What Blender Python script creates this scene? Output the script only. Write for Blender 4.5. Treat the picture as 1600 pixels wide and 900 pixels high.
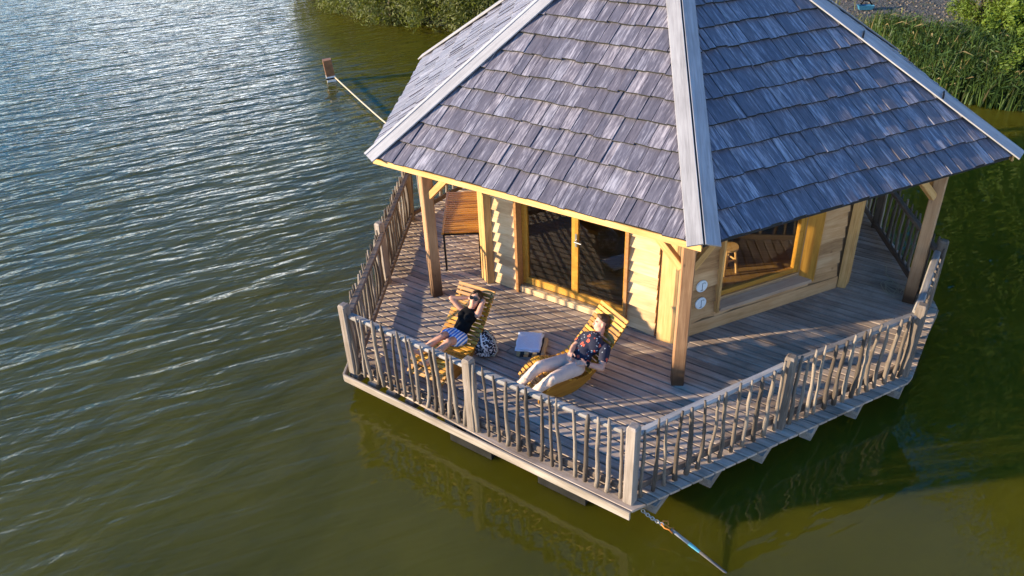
import bpy, bmesh, math, random
import numpy as np
from mathutils import Matrix, Vector
R = math.radians
rnd = random.Random(7)
for o in list(bpy.data.objects): bpy.data.objects.remove(o)
scene = bpy.context.scene
COL = scene.collection

# ------------------------------------------------------------------ camera
CAM = Vector((-1.273, -12.863, 6.801)); FPX = 1234.457
YAW, PIT, ROL = -0.10669, 0.55277, -0.04320
fwd = Vector((math.sin(YAW)*math.cos(PIT), math.cos(YAW)*math.cos(PIT), -math.sin(PIT)))
rgt0 = Vector((math.cos(YAW), -math.sin(YAW), 0)); up0 = rgt0.cross(fwd)
RGT = math.cos(ROL)*rgt0 + math.sin(ROL)*up0
UPV = -math.sin(ROL)*rgt0 + math.cos(ROL)*up0
def bp(x, y, z=0.0):
    """photo pixel (1600x900) -> point at height z"""
    d = fwd + RGT*((x-800)/FPX) + UPV*((450-y)/FPX)
    return CAM + d*((z-CAM.z)/d.z)
cd = bpy.data.cameras.new('camera'); cam = bpy.data.objects.new('camera', cd); COL.objects.link(cam)
m = Matrix((RGT, UPV, -fwd)).transposed().to_4x4(); m.translation = CAM
cam.matrix_world = m
cd.sensor_width = 36; cd.lens = FPX/1600*36; cd.clip_end = 2000; cd.clip_start = .1
scene.camera = cam

# ------------------------------------------------------------------ world, sun, exposure
SUN_EL = 12.8; TRAVEL = Vector((0.975, 0.220, 0)).normalized()
world = bpy.data.worlds.new('World'); scene.world = world; world.use_nodes = True
wn = world.node_tree; wn.nodes.clear()
sky = wn.nodes.new('ShaderNodeTexSky'); sky.sky_type = 'NISHITA'; sky.sun_disc = False
sky.sun_elevation = R(SUN_EL); sky.sun_rotation = math.atan2(-TRAVEL.x, -TRAVEL.y) % (2*math.pi)
sky.altitude = 100; sky.air_density = 1.6; sky.dust_density = 1.2; sky.ozone_density = 10.0
bg = wn.nodes.new('ShaderNodeBackground'); bg.inputs[1].default_value = 0.15
wo = wn.nodes.new('ShaderNodeOutputWorld')
# thin high cloud, denser towards the horizon
def wnode(t, **k):
    n = wn.nodes.new(t)
    for a, v in k.items(): setattr(n, a, v)
    return n
def wmath(op, a, b):
    n = wnode('ShaderNodeMath', operation=op)
    for i, v in enumerate((a, b)):
        if isinstance(v, (int, float)): n.inputs[i].default_value = v
        else: wn.links.new(v, n.inputs[i])
    return n.outputs[0]
tcw = wnode('ShaderNodeTexCoord'); spw = wnode('ShaderNodeSeparateXYZ'); wn.links.new(tcw.outputs['Generated'], spw.inputs[0])
zc = wmath('ADD', wmath('MAXIMUM', spw.outputs[2], 0.0), .12)
cmb = wnode('ShaderNodeCombineXYZ'); wn.links.new(wmath('DIVIDE', spw.outputs[0], zc), cmb.inputs[0]); wn.links.new(wmath('DIVIDE', spw.outputs[1], zc), cmb.inputs[1])
cn = wnode('ShaderNodeTexNoise'); cn.inputs['Scale'].default_value = .55; cn.inputs['Detail'].default_value = 7; cn.inputs['Roughness'].default_value = .55; wn.links.new(cmb.outputs[0], cn.inputs['Vector'])
cov = wnode('ShaderNodeMapRange', interpolation_type='SMOOTHSTEP'); wn.links.new(spw.outputs[2], cov.inputs[0])
for nm_, v_ in (('From Min', .10), ('From Max', .52), ('To Min', .14), ('To Max', -.13)): cov.inputs[nm_].default_value = v_
cr = wnode('ShaderNodeValToRGB'); cr.color_ramp.elements[0].position = .50; cr.color_ramp.elements[1].position = .70; wn.links.new(wmath('ADD', cn.outputs[0], cov.outputs[0]), cr.inputs[0])
cmx = wnode('ShaderNodeMix', data_type='RGBA'); wn.links.new(wmath('MULTIPLY', cr.outputs[0], .8), cmx.inputs['Factor'])
hsv = wnode('ShaderNodeHueSaturation'); hsv.inputs['Saturation'].default_value = 1.6; wn.links.new(sky.outputs[0], hsv.inputs['Color']); wn.links.new(hsv.outputs[0], cmx.inputs['A']); cmx.inputs['B'].default_value = (11.0, 11.2, 11.4, 1)
wn.links.new(cmx.outputs['Result'], bg.inputs[0]); wn.links.new(bg.outputs[0], wo.inputs[0])
sl = bpy.data.lights.new('sun', 'SUN'); sl.energy = 4.3; sl.angle = R(1.0); sl.color = (1.0, .80, .54)
sun = bpy.data.objects.new('sun', sl); COL.objects.link(sun)
sdir = Vector((TRAVEL.x*math.cos(R(SUN_EL)), TRAVEL.y*math.cos(R(SUN_EL)), -math.sin(R(SUN_EL))))
sun.rotation_euler = sdir.to_track_quat('-Z', 'Y').to_euler(); sun.location = (-20, -5, 12)
vs = scene.view_settings
vs.view_transform = 'Standard'; vs.look = 'None'; vs.gamma = 1; vs.exposure = 1.45; vs.use_curve_mapping = False

# ------------------------------------------------------------------ helpers
WM = {}
def link(o, parent=None, M=None):
    M = M or Matrix.Identity(4)
    COL.objects.link(o); WM[o] = M
    if parent is not None:
        o.parent = parent; o.matrix_parent_inverse = WM[parent].inverted()
    o.matrix_basis = M
    return o
def tag(o, label=None, cat=None, group=None, kind=None):
    if label: o['label'] = label
    if cat: o['category'] = cat
    if group: o['group'] = group
    if kind: o['kind'] = kind
    return o
def empty(name, loc, label=None, cat=None, group=None, parent=None):
    o = bpy.data.objects.new(name, None); o.empty_display_size = .2
    link(o, parent, Matrix.Translation(Vector(loc))); return tag(o, label, cat, group)
class MB:
    def __init__(s): s.v = []; s.f = []
    def add(s, vs, fs):
        b = len(s.v); s.v += [tuple(v) for v in vs]; s.f += [tuple(i+b for i in f) for f in fs]; return s
    def prism(s, bottom, top):
        n = len(bottom)
        return s.add(list(bottom)+list(top), [tuple(range(n-1, -1, -1)), tuple(range(n, 2*n))] + [(i, (i+1) % n, n+(i+1) % n, n+i) for i in range(n)])
    def box(s, lo, hi, M=None):
        (x0, y0, z0), (x1, y1, z1) = lo, hi
        v = [Vector(p) for p in ((x0,y0,z0),(x1,y0,z0),(x1,y1,z0),(x0,y1,z0),(x0,y0,z1),(x1,y0,z1),(x1,y1,z1),(x0,y1,z1))]
        if M: v = [M @ p for p in v]
        return s.add(v, [(3,2,1,0),(4,5,6,7),(0,1,5,4),(1,2,6,5),(2,3,7,6),(3,0,4,7)])
    def tube(s, pts, rad, n=8, cap=True, squash=1.0):
        pts = [Vector(p) for p in pts]; k = len(pts)
        rad = [rad]*k if isinstance(rad, (int, float)) else rad
        prev = None; rings = []
        for i in range(k):
            t = (pts[min(i+1, k-1)]-pts[max(i-1, 0)]).normalized()
            if prev is None:
                a = Vector((0,0,1)) if abs(t.z) < .9 else Vector((1,0,0)); x = t.cross(a).normalized()
            else: x = (prev - t*prev.dot(t)).normalized()
            prev = x; y = t.cross(x)
            rings.append([pts[i]+(x*math.cos(2*math.pi*j/n)+y*math.sin(2*math.pi*j/n)*squash)*rad[i] for j in range(n)])
        v = [p for r in rings for p in r]; f = []
        for i in range(k-1):
            for j in range(n):
                f.append((i*n+j, i*n+(j+1) % n, (i+1)*n+(j+1) % n, (i+1)*n+j))
        if cap: f += [tuple(range(n-1, -1, -1)), tuple((k-1)*n+j for j in range(n))]
        return s.add(v, f)
    def mesh(s, name, mat, smooth=False):
        me = bpy.data.meshes.new(name); me.from_pydata(s.v, [], s.f)
        if mat: me.materials.append(mat)
        if smooth: me.shade_smooth()
        me.update(); return me
    def build(s, name, mat, parent=None, M=None, smooth=False):
        return link(bpy.data.objects.new(name, s.mesh(name, mat, smooth)), parent, M)
def frame(o, x, z=None):
    """matrix with local X along x and local Z near z"""
    x = Vector(x).normalized(); z = Vector(z or (0,0,1))
    if abs(x.dot(z.normalized())) > .98: z = Vector((0,1,0))
    y = z.cross(x).normalized(); z = x.cross(y)
    M = Matrix((x, y, z)).transposed().to_4x4(); M.translation = Vector(o); return M
def board_mesh(L, w, h, c=.006, skew0=0, skew1=0, name='board', mat=None, jit=0):
    """plank along +X, centred in Y, top at z=0; chamfered edges; ends skewed"""
    sec = [(-w/2+c, -h), (w/2-c, -h), (w/2, -h+c), (w/2, -c), (w/2-c, 0), (-w/2+c, 0), (-w/2, -c), (-w/2, -h+c)]
    a = [(0+skew0*(y/w), y, z) for y, z in sec]
    b = [(L+skew1*(y/w), y+jit, z) for y, z in sec]
    mb = MB(); n = 8
    mb.add(a+b, [tuple(range(n-1, -1, -1)), tuple(range(n, 2*n))] + [(i, (i+1) % n, n+(i+1) % n, n+i) for i in range(n)])
    return mb
def beam(name, p0, p1, w, h, mat, parent=None, up=(0,0,1), c=.006, centre=True):
    p0, p1 = Vector(p0), Vector(p1)
    mb = board_mesh((p1-p0).length, w, h, c)
    M = frame(p0, p1-p0, up)
    if centre: M = M @ Matrix.Translation((0, 0, h/2))
    # bottom ring order gives inward normals for some faces: recalc on mesh
    o = mb.build(name, mat, parent, M); return o

# ------------------------------------------------------------------ materials
def newmat(name):
    m = bpy.data.materials.new(name); m.use_nodes = True; nt = m.node_tree
    return m, nt, nt.nodes['Principled BSDF']
def N(nt, t, **kw):
    n = nt.nodes.new(t)
    for k, v in kw.items(): setattr(n, k, v)
    return n
def math_(nt, op, a, b=None, c=None, clamp=False):
    n = N(nt, 'ShaderNodeMath', operation=op, use_clamp=clamp)
    for i, v in enumerate((a, b, c)):
        if v is None: continue
        if isinstance(v, (int, float)): n.inputs[i].default_value = v
        else: nt.links.new(v, n.inputs[i])
    return n.outputs[0]
def ramp(nt, fac, stops, interp='LINEAR'):
    r = N(nt, 'ShaderNodeValToRGB'); e = r.color_ramp.elements; r.color_ramp.interpolation = interp
    while len(e) < len(stops): e.new(.5)
    for i, (p, c) in enumerate(stops): e[i].position = p; e[i].color = (*c, 1)
    nt.links.new(fac, r.inputs[0]); return r.outputs[0]
def mixc(nt, fac, a, b, mode='MIX'):
    n = N(nt, 'ShaderNodeMix', data_type='RGBA', blend_type=mode)
    for s, v in ((n.inputs['Factor'], fac), (n.inputs['A'], a), (n.inputs['B'], b)):
        if isinstance(v, (int, float)): s.default_value = v
        elif isinstance(v, tuple): s.default_value = (*v, 1)
        else: nt.links.new(v, s)
    return n.outputs['Result']
def rand_val(nt):
    oi = N(nt, 'ShaderNodeObjectInfo'); g = N(nt, 'ShaderNodeNewGeometry')
    return math_(nt, 'FRACT', math_(nt, 'ADD', oi.outputs['Random'], math_(nt, 'MULTIPLY', g.outputs['Random Per Island'], 3.7)))
def wood(name, dark, mid, light, grain=(1.2, 22, 22), rough=.75, tone=.5, knots=.3, knot_col=None, bump=.25, world_dirt=0, alt=None, axis='X', spec=.3, streak=.5, foot=0):
    m, nt, b = newmat(name)
    tc = N(nt, 'ShaderNodeTexCoord'); r = rand_val(nt)
    off = N(nt, 'ShaderNodeCombineXYZ'); k = math_(nt, 'MULTIPLY', r, 61.0)
    for i in range(3): nt.links.new(k, off.inputs[i])
    add = N(nt, 'ShaderNodeVectorMath', operation='ADD'); nt.links.new(tc.outputs['Object'], add.inputs[0]); nt.links.new(off.outputs[0], add.inputs[1])
    mp = N(nt, 'ShaderNodeMapping')
    g = {'X': grain, 'Y': (grain[1], grain[0], grain[2]), 'Z': (grain[1], grain[2], grain[0])}[axis]
    mp.inputs['Scale'].default_value = g; nt.links.new(add.outputs[0], mp.inputs[0])
    n1 = N(nt, 'ShaderNodeTexNoise'); n1.inputs['Scale'].default_value = 1.0; n1.inputs['Detail'].default_value = 5; n1.inputs['Distortion'].default_value = .6
    nt.links.new(mp.outputs[0], n1.inputs['Vector'])
    mp2 = N(nt, 'ShaderNodeMapping'); mp2.inputs['Scale'].default_value = tuple(x*3.1 for x in g); nt.links.new(add.outputs[0], mp2.inputs[0])
    n2 = N(nt, 'ShaderNodeTexNoise'); n2.inputs['Scale'].default_value = 1.3; n2.inputs['Detail'].default_value = 3; nt.links.new(mp2.outputs[0], n2.inputs['Vector'])
    n3 = N(nt, 'ShaderNodeTexNoise'); n3.inputs['Scale'].default_value = 2.2; n3.inputs['Detail'].default_value = 4; nt.links.new(add.outputs[0], n3.inputs['Vector'])
    v = math_(nt, 'ADD', math_(nt, 'MULTIPLY', n1.outputs[0], streak), math_(nt, 'MULTIPLY', n2.outputs[0], .3))
    v = math_(nt, 'ADD', v, math_(nt, 'MULTIPLY', n3.outputs[0], .8-streak))
    v = math_(nt, 'ADD', v, math_(nt, 'MULTIPLY', math_(nt, 'SUBTRACT', r, .5), tone))
    col = ramp(nt, v, [(.36, dark), (.56, mid), (.80, light)])
    if alt: col = mixc(nt, math_(nt, 'MULTIPLY', math_(nt, 'FRACT', math_(nt, 'MULTIPLY', r, 7.31)), .6), col, mixc(nt, 1.0, col, alt, 'MULTIPLY'))
    if knots:
        mk = N(nt, 'ShaderNodeMapping'); mk.inputs['Scale'].default_value = tuple(max(2.4, x*.22) for x in g); nt.links.new(add.outputs[0], mk.inputs[0])
        vo = N(nt, 'ShaderNodeTexVoronoi'); vo.inputs['Scale'].default_value = 1.3; nt.links.new(mk.outputs[0], vo.inputs['Vector'])
        kf = math_(nt, 'SUBTRACT', 1.0, math_(nt, 'SMOOTH_MIN', math_(nt, 'MULTIPLY', vo.outputs['Distance'], 9.0), 1.0, .2), clamp=True)
        col = mixc(nt, math_(nt, 'MULTIPLY', kf, knots, clamp=True), col, knot_col or tuple(x*.3 for x in dark))
    if world_dirt:
        nd = N(nt, 'ShaderNodeTexNoise'); nd.inputs['Scale'].default_value = 1.1; nd.inputs['Detail'].default_value = 6; nd.inputs['Roughness'].default_value = .65
        ge = N(nt, 'ShaderNodeNewGeometry'); nt.links.new(ge.outputs['Position'], nd.inputs['Vector'])
        df = ramp(nt, nd.outputs[0], [(.50, (0,0,0)), (.72, (1,1,1))])
        col = mixc(nt, math_(nt, 'MULTIPLY', df, world_dirt), col, tuple(x*.45 for x in dark))
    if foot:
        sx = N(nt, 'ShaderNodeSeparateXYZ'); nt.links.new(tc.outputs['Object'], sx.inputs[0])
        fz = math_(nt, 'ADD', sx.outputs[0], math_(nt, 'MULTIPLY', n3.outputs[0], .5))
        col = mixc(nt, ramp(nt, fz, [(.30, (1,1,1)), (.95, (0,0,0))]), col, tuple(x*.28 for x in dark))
    nt.links.new(col, b.inputs['Base Color']); b.inputs['Roughness'].default_value = rough
    b.inputs['Specular IOR Level'].default_value = spec
    bu = N(nt, 'ShaderNodeBump'); bu.inputs['Strength'].default_value = bump; bu.inputs['Distance'].default_value = .006
    nt.links.new(math_(nt, 'ADD', n1.outputs[0], math_(nt, 'MULTIPLY', n2.outputs[0], .6)), bu.inputs['Height']); nt.links.new(bu.outputs[0], b.inputs['Normal'])
    return m
def plain(name, col, rough=.5, metal=0, var=.12, scale=20, bump=0, spec=.5):
    m, nt, b = newmat(name)
    tc = N(nt, 'ShaderNodeTexCoord'); n1 = N(nt, 'ShaderNodeTexNoise'); n1.inputs['Scale'].default_value = scale; n1.inputs['Detail'].default_value = 4
    nt.links.new(tc.outputs['Object'], n1.inputs['Vector'])
    c = ramp(nt, n1.outputs[0], [(.3, tuple(x*(1-var) for x in col)), (.7, tuple(min(1, x*(1+var)) for x in col))])
    nt.links.new(c, b.inputs['Base Color']); b.inputs['Roughness'].default_value = rough; b.inputs['Metallic'].default_value = metal
    b.inputs['Specular IOR Level'].default_value = spec
    if bump:
        bu = N(nt, 'ShaderNodeBump'); bu.inputs['Strength'].default_value = bump; bu.inputs['Distance'].default_value = .01
        nt.links.new(n1.outputs[0], bu.inputs['Height']); nt.links.new(bu.outputs[0], b.inputs['Normal'])
    return m
M_ = {}
M_['deck'] = wood('weathered_deck', (.20,.146,.108), (.385,.300,.235), (.57,.48,.40), tone=.16, knots=.6, world_dirt=.6, grain=(1.0, 18, 18))
M_['edge'] = wood('pale_edge_board', (.22,.18,.14), (.37,.32,.265), (.53,.48,.42), tone=.25, knots=.35)
M_['beam'] = wood('joist_wood', (.13,.105,.085), (.235,.20,.165), (.36,.32,.27), tone=.2)
M_['shingle'] = wood('weathered_shingle', (.060,.055,.071), (.120,.112,.138), (.46,.44,.48), grain=(.7, 32, 32), alt=(1.10,1.0,.93), axis='Y', tone=.13, knots=.8, knot_col=(.015,.013,.016), bump=.6, rough=.5, spec=.5, streak=.66)
_b = M_['shingle'].node_tree.nodes['Principled BSDF']; _b.inputs['Sheen Weight'].default_value = .55; _b.inputs['Sheen Roughness'].default_value = .35; _b.inputs['Sheen Tint'].default_value = (.95,.93,1,1)
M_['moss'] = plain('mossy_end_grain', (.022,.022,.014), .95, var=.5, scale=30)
M_['hipcap'] = wood('pale_ridge_board', (.22,.21,.21), (.33,.32,.32), (.45,.44,.44), tone=.12, knots=.3, spec=.45, rough=.6)
M_['underlay'] = plain('dark_underlay', (.02,.02,.022), .9)
M_['fresh'] = wood('fresh_larch', (.38,.20,.065), (.58,.335,.12), (.74,.49,.22), tone=.2, knots=.5, knot_col=(.2,.09,.03))
M_['fresh_z'] = wood('fresh_larch_upright', (.36,.19,.065), (.57,.33,.12), (.74,.49,.22), tone=.2, knots=.6, knot_col=(.2,.09,.03), axis='Z')
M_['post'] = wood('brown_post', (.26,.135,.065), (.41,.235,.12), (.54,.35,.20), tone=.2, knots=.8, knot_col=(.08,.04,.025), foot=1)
M_['sillwood'] = wood('brown_sill', (.22,.13,.08), (.34,.22,.145), (.46,.33,.23), knots=.5)
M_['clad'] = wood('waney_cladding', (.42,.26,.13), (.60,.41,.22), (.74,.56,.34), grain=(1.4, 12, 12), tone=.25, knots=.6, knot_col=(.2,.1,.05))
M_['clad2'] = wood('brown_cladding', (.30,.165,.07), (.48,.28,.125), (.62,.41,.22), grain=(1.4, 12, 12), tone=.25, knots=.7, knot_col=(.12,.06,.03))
M_['varnish'] = wood('varnished_frame', (.34,.15,.02), (.50,.245,.035), (.60,.33,.06), tone=.15, knots=.15, rough=.35, spec=.5, bump=.1)
M_['varnish_z'] = wood('varnished_upright', (.34,.15,.02), (.50,.245,.035), (.60,.33,.06), tone=.15, knots=.2, rough=.4, spec=.5, bump=.1, axis='Z')
M_['reveal'] = wood('reveal_board', (.24,.11,.035), (.36,.18,.065), (.46,.25,.10), tone=.15, knots=.3)
M_['lounger'] = wood('oiled_slat', (.32,.135,.012), (.52,.245,.022), (.66,.36,.04), tone=.35, knots=.15, rough=.42, spec=.5, bump=.15)
M_['cheek_shade'] = wood('oiled_panel_shade_tone', (.22,.085,.010), (.36,.155,.018), (.46,.225,.03), tone=.2, knots=.2, rough=.5)  # lounger wood in a darker copy: the side panels' shade is in the colour
M_['tabletop'] = wood('oiled_table', (.26,.10,.012), (.42,.18,.025), (.52,.25,.04), tone=.3, knots=.1, rough=.35, spec=.5, bump=.1)
M_['branch'] = wood('grey_branch', (.075,.057,.043), (.148,.118,.092), (.27,.225,.18), grain=(1.5, 20, 20), axis='Z', tone=.45, knots=.35, bump=.6)
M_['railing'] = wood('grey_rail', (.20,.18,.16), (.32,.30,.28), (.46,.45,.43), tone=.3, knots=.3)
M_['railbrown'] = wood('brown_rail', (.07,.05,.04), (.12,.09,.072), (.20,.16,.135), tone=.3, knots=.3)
M_['floor'] = wood('interior_floor', (.26,.15,.05), (.38,.23,.08), (.48,.31,.12), rough=.4)
M_['inwall'] = plain('interior_wall', (.30,.20,.11), .8)
M_['black'] = plain('black_metal', (.015,.015,.016), .4, .6)
M_['rubber'] = plain('black_float', (.012,.012,.010), .8, var=.5, scale=5, spec=.2)
M_['steel'] = plain('galvanised_steel', (.45,.44,.42), .4, .9)
M_['rust'] = plain('orange_rusty_hook', (.55,.20,.03), .6, .3)
M_['strap'] = plain('grey_strap', (.10,.095,.09), .85, bump=.3, scale=90)
M_['cyan'] = plain('cyan_label', (.10,.38,.42), .6)
M_['rope'] = plain('pale_rope', (.42,.36,.25), .85, bump=.5, scale=60)
M_['white'] = plain('white_paint', (.75,.74,.72), .5)
M_['disc'] = plain('pale_blue_disc', (.74,.81,.84), .35, var=.04)
M_['ink'] = plain('dark_ink', (.05,.08,.12), .6)
M_['rustpost'] = plain('rusty_red_post', (.26,.115,.045), .75, var=.4, scale=6, bump=.3)
def glassmat():
    m, nt, b = newmat('window_glass'); nt.nodes.remove(b)
    tr = N(nt, 'ShaderNodeBsdfTransparent'); tr.inputs[0].default_value = (.90,.90,.86,1)
    gl = N(nt, 'ShaderNodeBsdfGlossy'); gl.inputs['Roughness'].default_value = .015; gl.inputs[0].default_value = (1,1,1,1)
    ge = N(nt, 'ShaderNodeNewGeometry'); dt = N(nt, 'ShaderNodeVectorMath', operation='DOT_PRODUCT'); nt.links.new(ge.outputs['Incoming'], dt.inputs[0]); nt.links.new(ge.outputs['Normal'], dt.inputs[1])
    sch = math_(nt, 'ADD', .05, math_(nt, 'MULTIPLY', math_(nt, 'POWER', math_(nt, 'SUBTRACT', 1.0, math_(nt, 'ABSOLUTE', dt.outputs['Value'])), 5.0), .95))
    mx = N(nt, 'ShaderNodeMixShader'); nt.links.new(sch, mx.inputs[0])
    nt.links.new(tr.outputs[0], mx.inputs[1]); nt.links.new(gl.outputs[0], mx.inputs[2])
    nt.links.new(mx.outputs[0], nt.nodes['Material Output'].inputs[0]); return m
M_['glass'] = glassmat()
def leafmat(name, dark, light, tr=.35, dead=None):
    m, nt, b = newmat(name)
    r = rand_val(nt); ge = N(nt, 'ShaderNodeNewGeometry')
    nz = N(nt, 'ShaderNodeTexNoise'); nz.inputs['Scale'].default_value = .9; nt.links.new(ge.outputs['Position'], nz.inputs['Vector'])
    v = math_(nt, 'ADD', math_(nt, 'MULTIPLY', r, .6), math_(nt, 'MULTIPLY', nz.outputs[0], .5))
    c = ramp(nt, v, [(.2, dark), (.85, light)])
    if dead: c = mixc(nt, math_(nt, 'GREATER_THAN', math_(nt, 'FRACT', math_(nt, 'MULTIPLY', r, 9.7)), .95), c, dead)
    nt.links.new(c, b.inputs['Base Color']); b.inputs['Roughness'].default_value = .55; b.inputs['Specular IOR Level'].default_value = .35
    t = N(nt, 'ShaderNodeBsdfTranslucent'); nt.links.new(mixc(nt, .5, c, (.25,.30,.02)), t.inputs[0])
    mx = N(nt, 'ShaderNodeMixShader'); mx.inputs[0].default_value = tr
    nt.links.new(b.outputs[0], mx.inputs[1]); nt.links.new(t.outputs[0], mx.inputs[2]); nt.links.new(mx.outputs[0], nt.nodes['Material Output'].inputs[0])
    return m
M_['leafA'] = leafmat('willow_leaf', (.05,.065,.015), (.15,.17,.04))
M_['leafB'] = leafmat('bright_leaf', (.045,.085,.010), (.15,.22,.022))
M_['leafC'] = leafmat('dark_leaf', (.02,.035,.008), (.06,.085,.02))
M_['reed'] = leafmat('reed_leaf', (.012,.032,.007), (.068,.122,.028), .3, (.26,.20,.09))
M_['grass'] = leafmat('bank_grass', (.07,.09,.02), (.20,.20,.06), .3)
M_['bark'] = wood('bark', (.05,.04,.03), (.10,.08,.06), (.16,.13,.10), axis='Z', rough=.9)

# ------------------------------------------------------------------ water, ground
WZ = -0.39
def water_material():
    m, nt, b = newmat('lake_water')
    ge = N(nt, 'ShaderNodeNewGeometry')
    sep = N(nt, 'ShaderNodeSeparateXYZ'); nt.links.new(ge.outputs['Position'], sep.inputs[0]); X, Y = sep.outputs[0], sep.outputs[1]
    # waves: crests run about 40 degrees from +X
    def wave(ang, along, across, sc, det, dist, seed):
        mp = N(nt, 'ShaderNodeMapping', vector_type='TEXTURE'); mp.inputs['Rotation'].default_value = (0, 0, R(ang)); mp.inputs['Location'].default_value = (seed, seed*.7, 0)
        mp.inputs['Scale'].default_value = (along, across, 1)
        nt.links.new(ge.outputs['Position'], mp.inputs[0])
        n = N(nt, 'ShaderNodeTexNoise'); n.inputs['Scale'].default_value = sc; n.inputs['Detail'].default_value = det; n.inputs['Distortion'].default_value = dist; n.inputs['Roughness'].default_value = .45
        nt.links.new(mp.outputs[0], n.inputs['Vector']); return n.outputs[0]
    w1 = wave(38, 2.6, .50, 1.0, 2.0, .35, 3.1)
    w2 = wave(26, 1.2, .24, 1.0, 2.0, .3, 11.7)
    w3 = wave(60, .55, .16, 1.0, 2.0, .2, 5.3)
    h = math_(nt, 'ADD', math_(nt, 'MULTIPLY', w1, .070), math_(nt, 'MULTIPLY', w2, .055))
    h = math_(nt, 'ADD', h, math_(nt, 'MULTIPLY', w3, .016))
    # lee of the cabin: calmer towards +X and in front of the deck
    big = N(nt, 'ShaderNodeTexNoise'); big.inputs['Scale'].default_value = .22; big.inputs['Detail'].default_value = 2; nt.links.new(ge.outputs['Position'], big.inputs['Vector'])
    q = math_(nt, 'ADD', X, math_(nt, 'MULTIPLY', math_(nt, 'SUBTRACT', big.outputs[0], .5), 5.0))
    q = math_(nt, 'SUBTRACT', q, math_(nt, 'MULTIPLY', Y, .06))
    mr = N(nt, 'ShaderNodeMapRange', interpolation_type='SMOOTHSTEP'); nt.links.new(q, mr.inputs[0])
    mr.inputs['From Min'].default_value = -8.0; mr.inputs['From Max'].default_value = -1.6; mr.inputs['To Min'].default_value = 1.0; mr.inputs['To Max'].default_value = .13
    h = math_(nt, 'MULTIPLY', h, mr.outputs[0])
    ca = wave(20, 2.2, 1.3, 1.0, 3, .8, 21.0)
    h = math_(nt, 'ADD', h, math_(nt, 'MULTIPLY', ca, .006))
    bu = N(nt, 'ShaderNodeBump'); bu.inputs['Strength'].default_value = 1.0; bu.inputs['Distance'].default_value = 1.0
    nt.links.new(h, bu.inputs['Height']); nt.links.new(bu.outputs[0], b.inputs['Normal'])
    # silt: slow uneven clouds of green-brown
    cl = N(nt, 'ShaderNodeTexNoise'); cl.inputs['Scale'].default_value = .35; cl.inputs['Detail'].default_value = 5; cl.inputs['Distortion'].default_value = .8; nt.links.new(ge.outputs['Position'], cl.inputs['Vector'])
    c = ramp(nt, cl.outputs[0], [(.3, (.064,.058,.004)), (.7, (.088,.078,.006))])
    nt.links.new(c, b.inputs['Base Color']); b.inputs['Roughness'].default_value = .02; b.inputs['IOR'].default_value = 1.33
    b.inputs['Subsurface Weight'].default_value = 1.0; b.inputs['Subsurface Radius'].default_value = (1.0, .9, .4); b.inputs['Subsurface Scale'].default_value = 1.3
    return m
M_['water'] = water_material()
mb = MB(); mb.add([(-600,-600,WZ),(600,-600,WZ),(600,600,WZ),(-600,600,WZ)], [(0,1,2,3)])
tag(mb.build('lake_water', M_['water']), 'olive green lake water rippled by wind', None, None, 'structure')

shore = [(-120, 60), (-40, 44), (-22, 32), (-14.5, 25.5), (-11.5, 21), (-8.6, 18.4), (-6.2, 17.2), (-2, 15.6), (2.5, 14.0), (5.5, 11.6), (7.6, 9.2), (9.0, 7.9), (10.5, 7.3), (14, 6.2), (24, 2), (45, -8), (90, -40), (140, -90)]
def shore_dist(x, y):
    best = 1e9; side = 1
    for (ax, ay), (bx, by) in zip(shore, shore[1:]):
        dx, dy = bx-ax, by-ay; t = max(0, min(1, ((x-ax)*dx+(y-ay)*dy)/(dx*dx+dy*dy)))
        d = math.hypot(x-ax-t*dx, y-ay-t*dy)
        if d < best: best = d; side = 1 if dx*(y-ay)-dy*(x-ax) > 0 else -1
    return best*side
def ground_z(x, y):
    d = shore_dist(x, y)
    if d < 0: return max(-3.0, WZ - .05 + d*.55)
    return WZ - .05 + min(.55, d*.35) + .05*math.sin(x*.9)*math.cos(y*.7)*min(1, d) + max(0, d-25)*.02
def groundmat():
    m, nt, b = newmat('gravel_bank'); ge = N(nt, 'ShaderNodeNewGeometry')
    vo = N(nt, 'ShaderNodeTexVoronoi'); vo.inputs['Scale'].default_value = 14; nt.links.new(ge.outputs['Position'], vo.inputs['Vector'])
    nz = N(nt, 'ShaderNodeTexNoise'); nz.inputs['Scale'].default_value = .5; nz.inputs['Detail'].default_value = 6; nt.links.new(ge.outputs['Position'], nz.inputs['Vector'])
    n2 = N(nt, 'ShaderNodeTexNoise'); n2.inputs['Scale'].default_value = 9; n2.inputs['Detail'].default_value = 6; nt.links.new(ge.outputs['Position'], n2.inputs['Vector'])
    c = mixc(nt, .55, ramp(nt, n2.outputs[0], [(.3, (.04,.028,.018)), (.7, (.125,.092,.062))]), vo.outputs['Color'], 'OVERLAY')
    hs = N(nt, 'ShaderNodeHueSaturation'); hs.inputs['Saturation'].default_value = .35; nt.links.new(c, hs.inputs['Color'])
    g = mixc(nt, ramp(nt, nz.outputs[0], [(.52, (0,0,0)), (.66, (1,1,1))]), hs.outputs[0], (.06,.075,.02))
    nt.links.new(g, b.inputs['Base Color']); b.inputs['Roughness'].default_value = .95
    bu = N(nt, 'ShaderNodeBump'); bu.inputs['Strength'].default_value = .8; bu.inputs['Distance'].default_value = .05; nt.links.new(vo.outputs['Distance'], bu.inputs['Height']); nt.links.new(bu.outputs[0], b.inputs['Normal'])
    return m
M_['ground'] = groundmat()
xs = [-600,-300,-150,-80,-50]+[-40+i*1.0 for i in range(0, 76)]+[38,46,60,90,150,300,600]
ys = [-600,-300,-120,-60,-30,-15,-8]+[-4+i*.8 for i in range(0, 58)]+[46,52,62,80,120,300,600]
mb = MB(); nx, ny = len(xs), len(ys)
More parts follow.
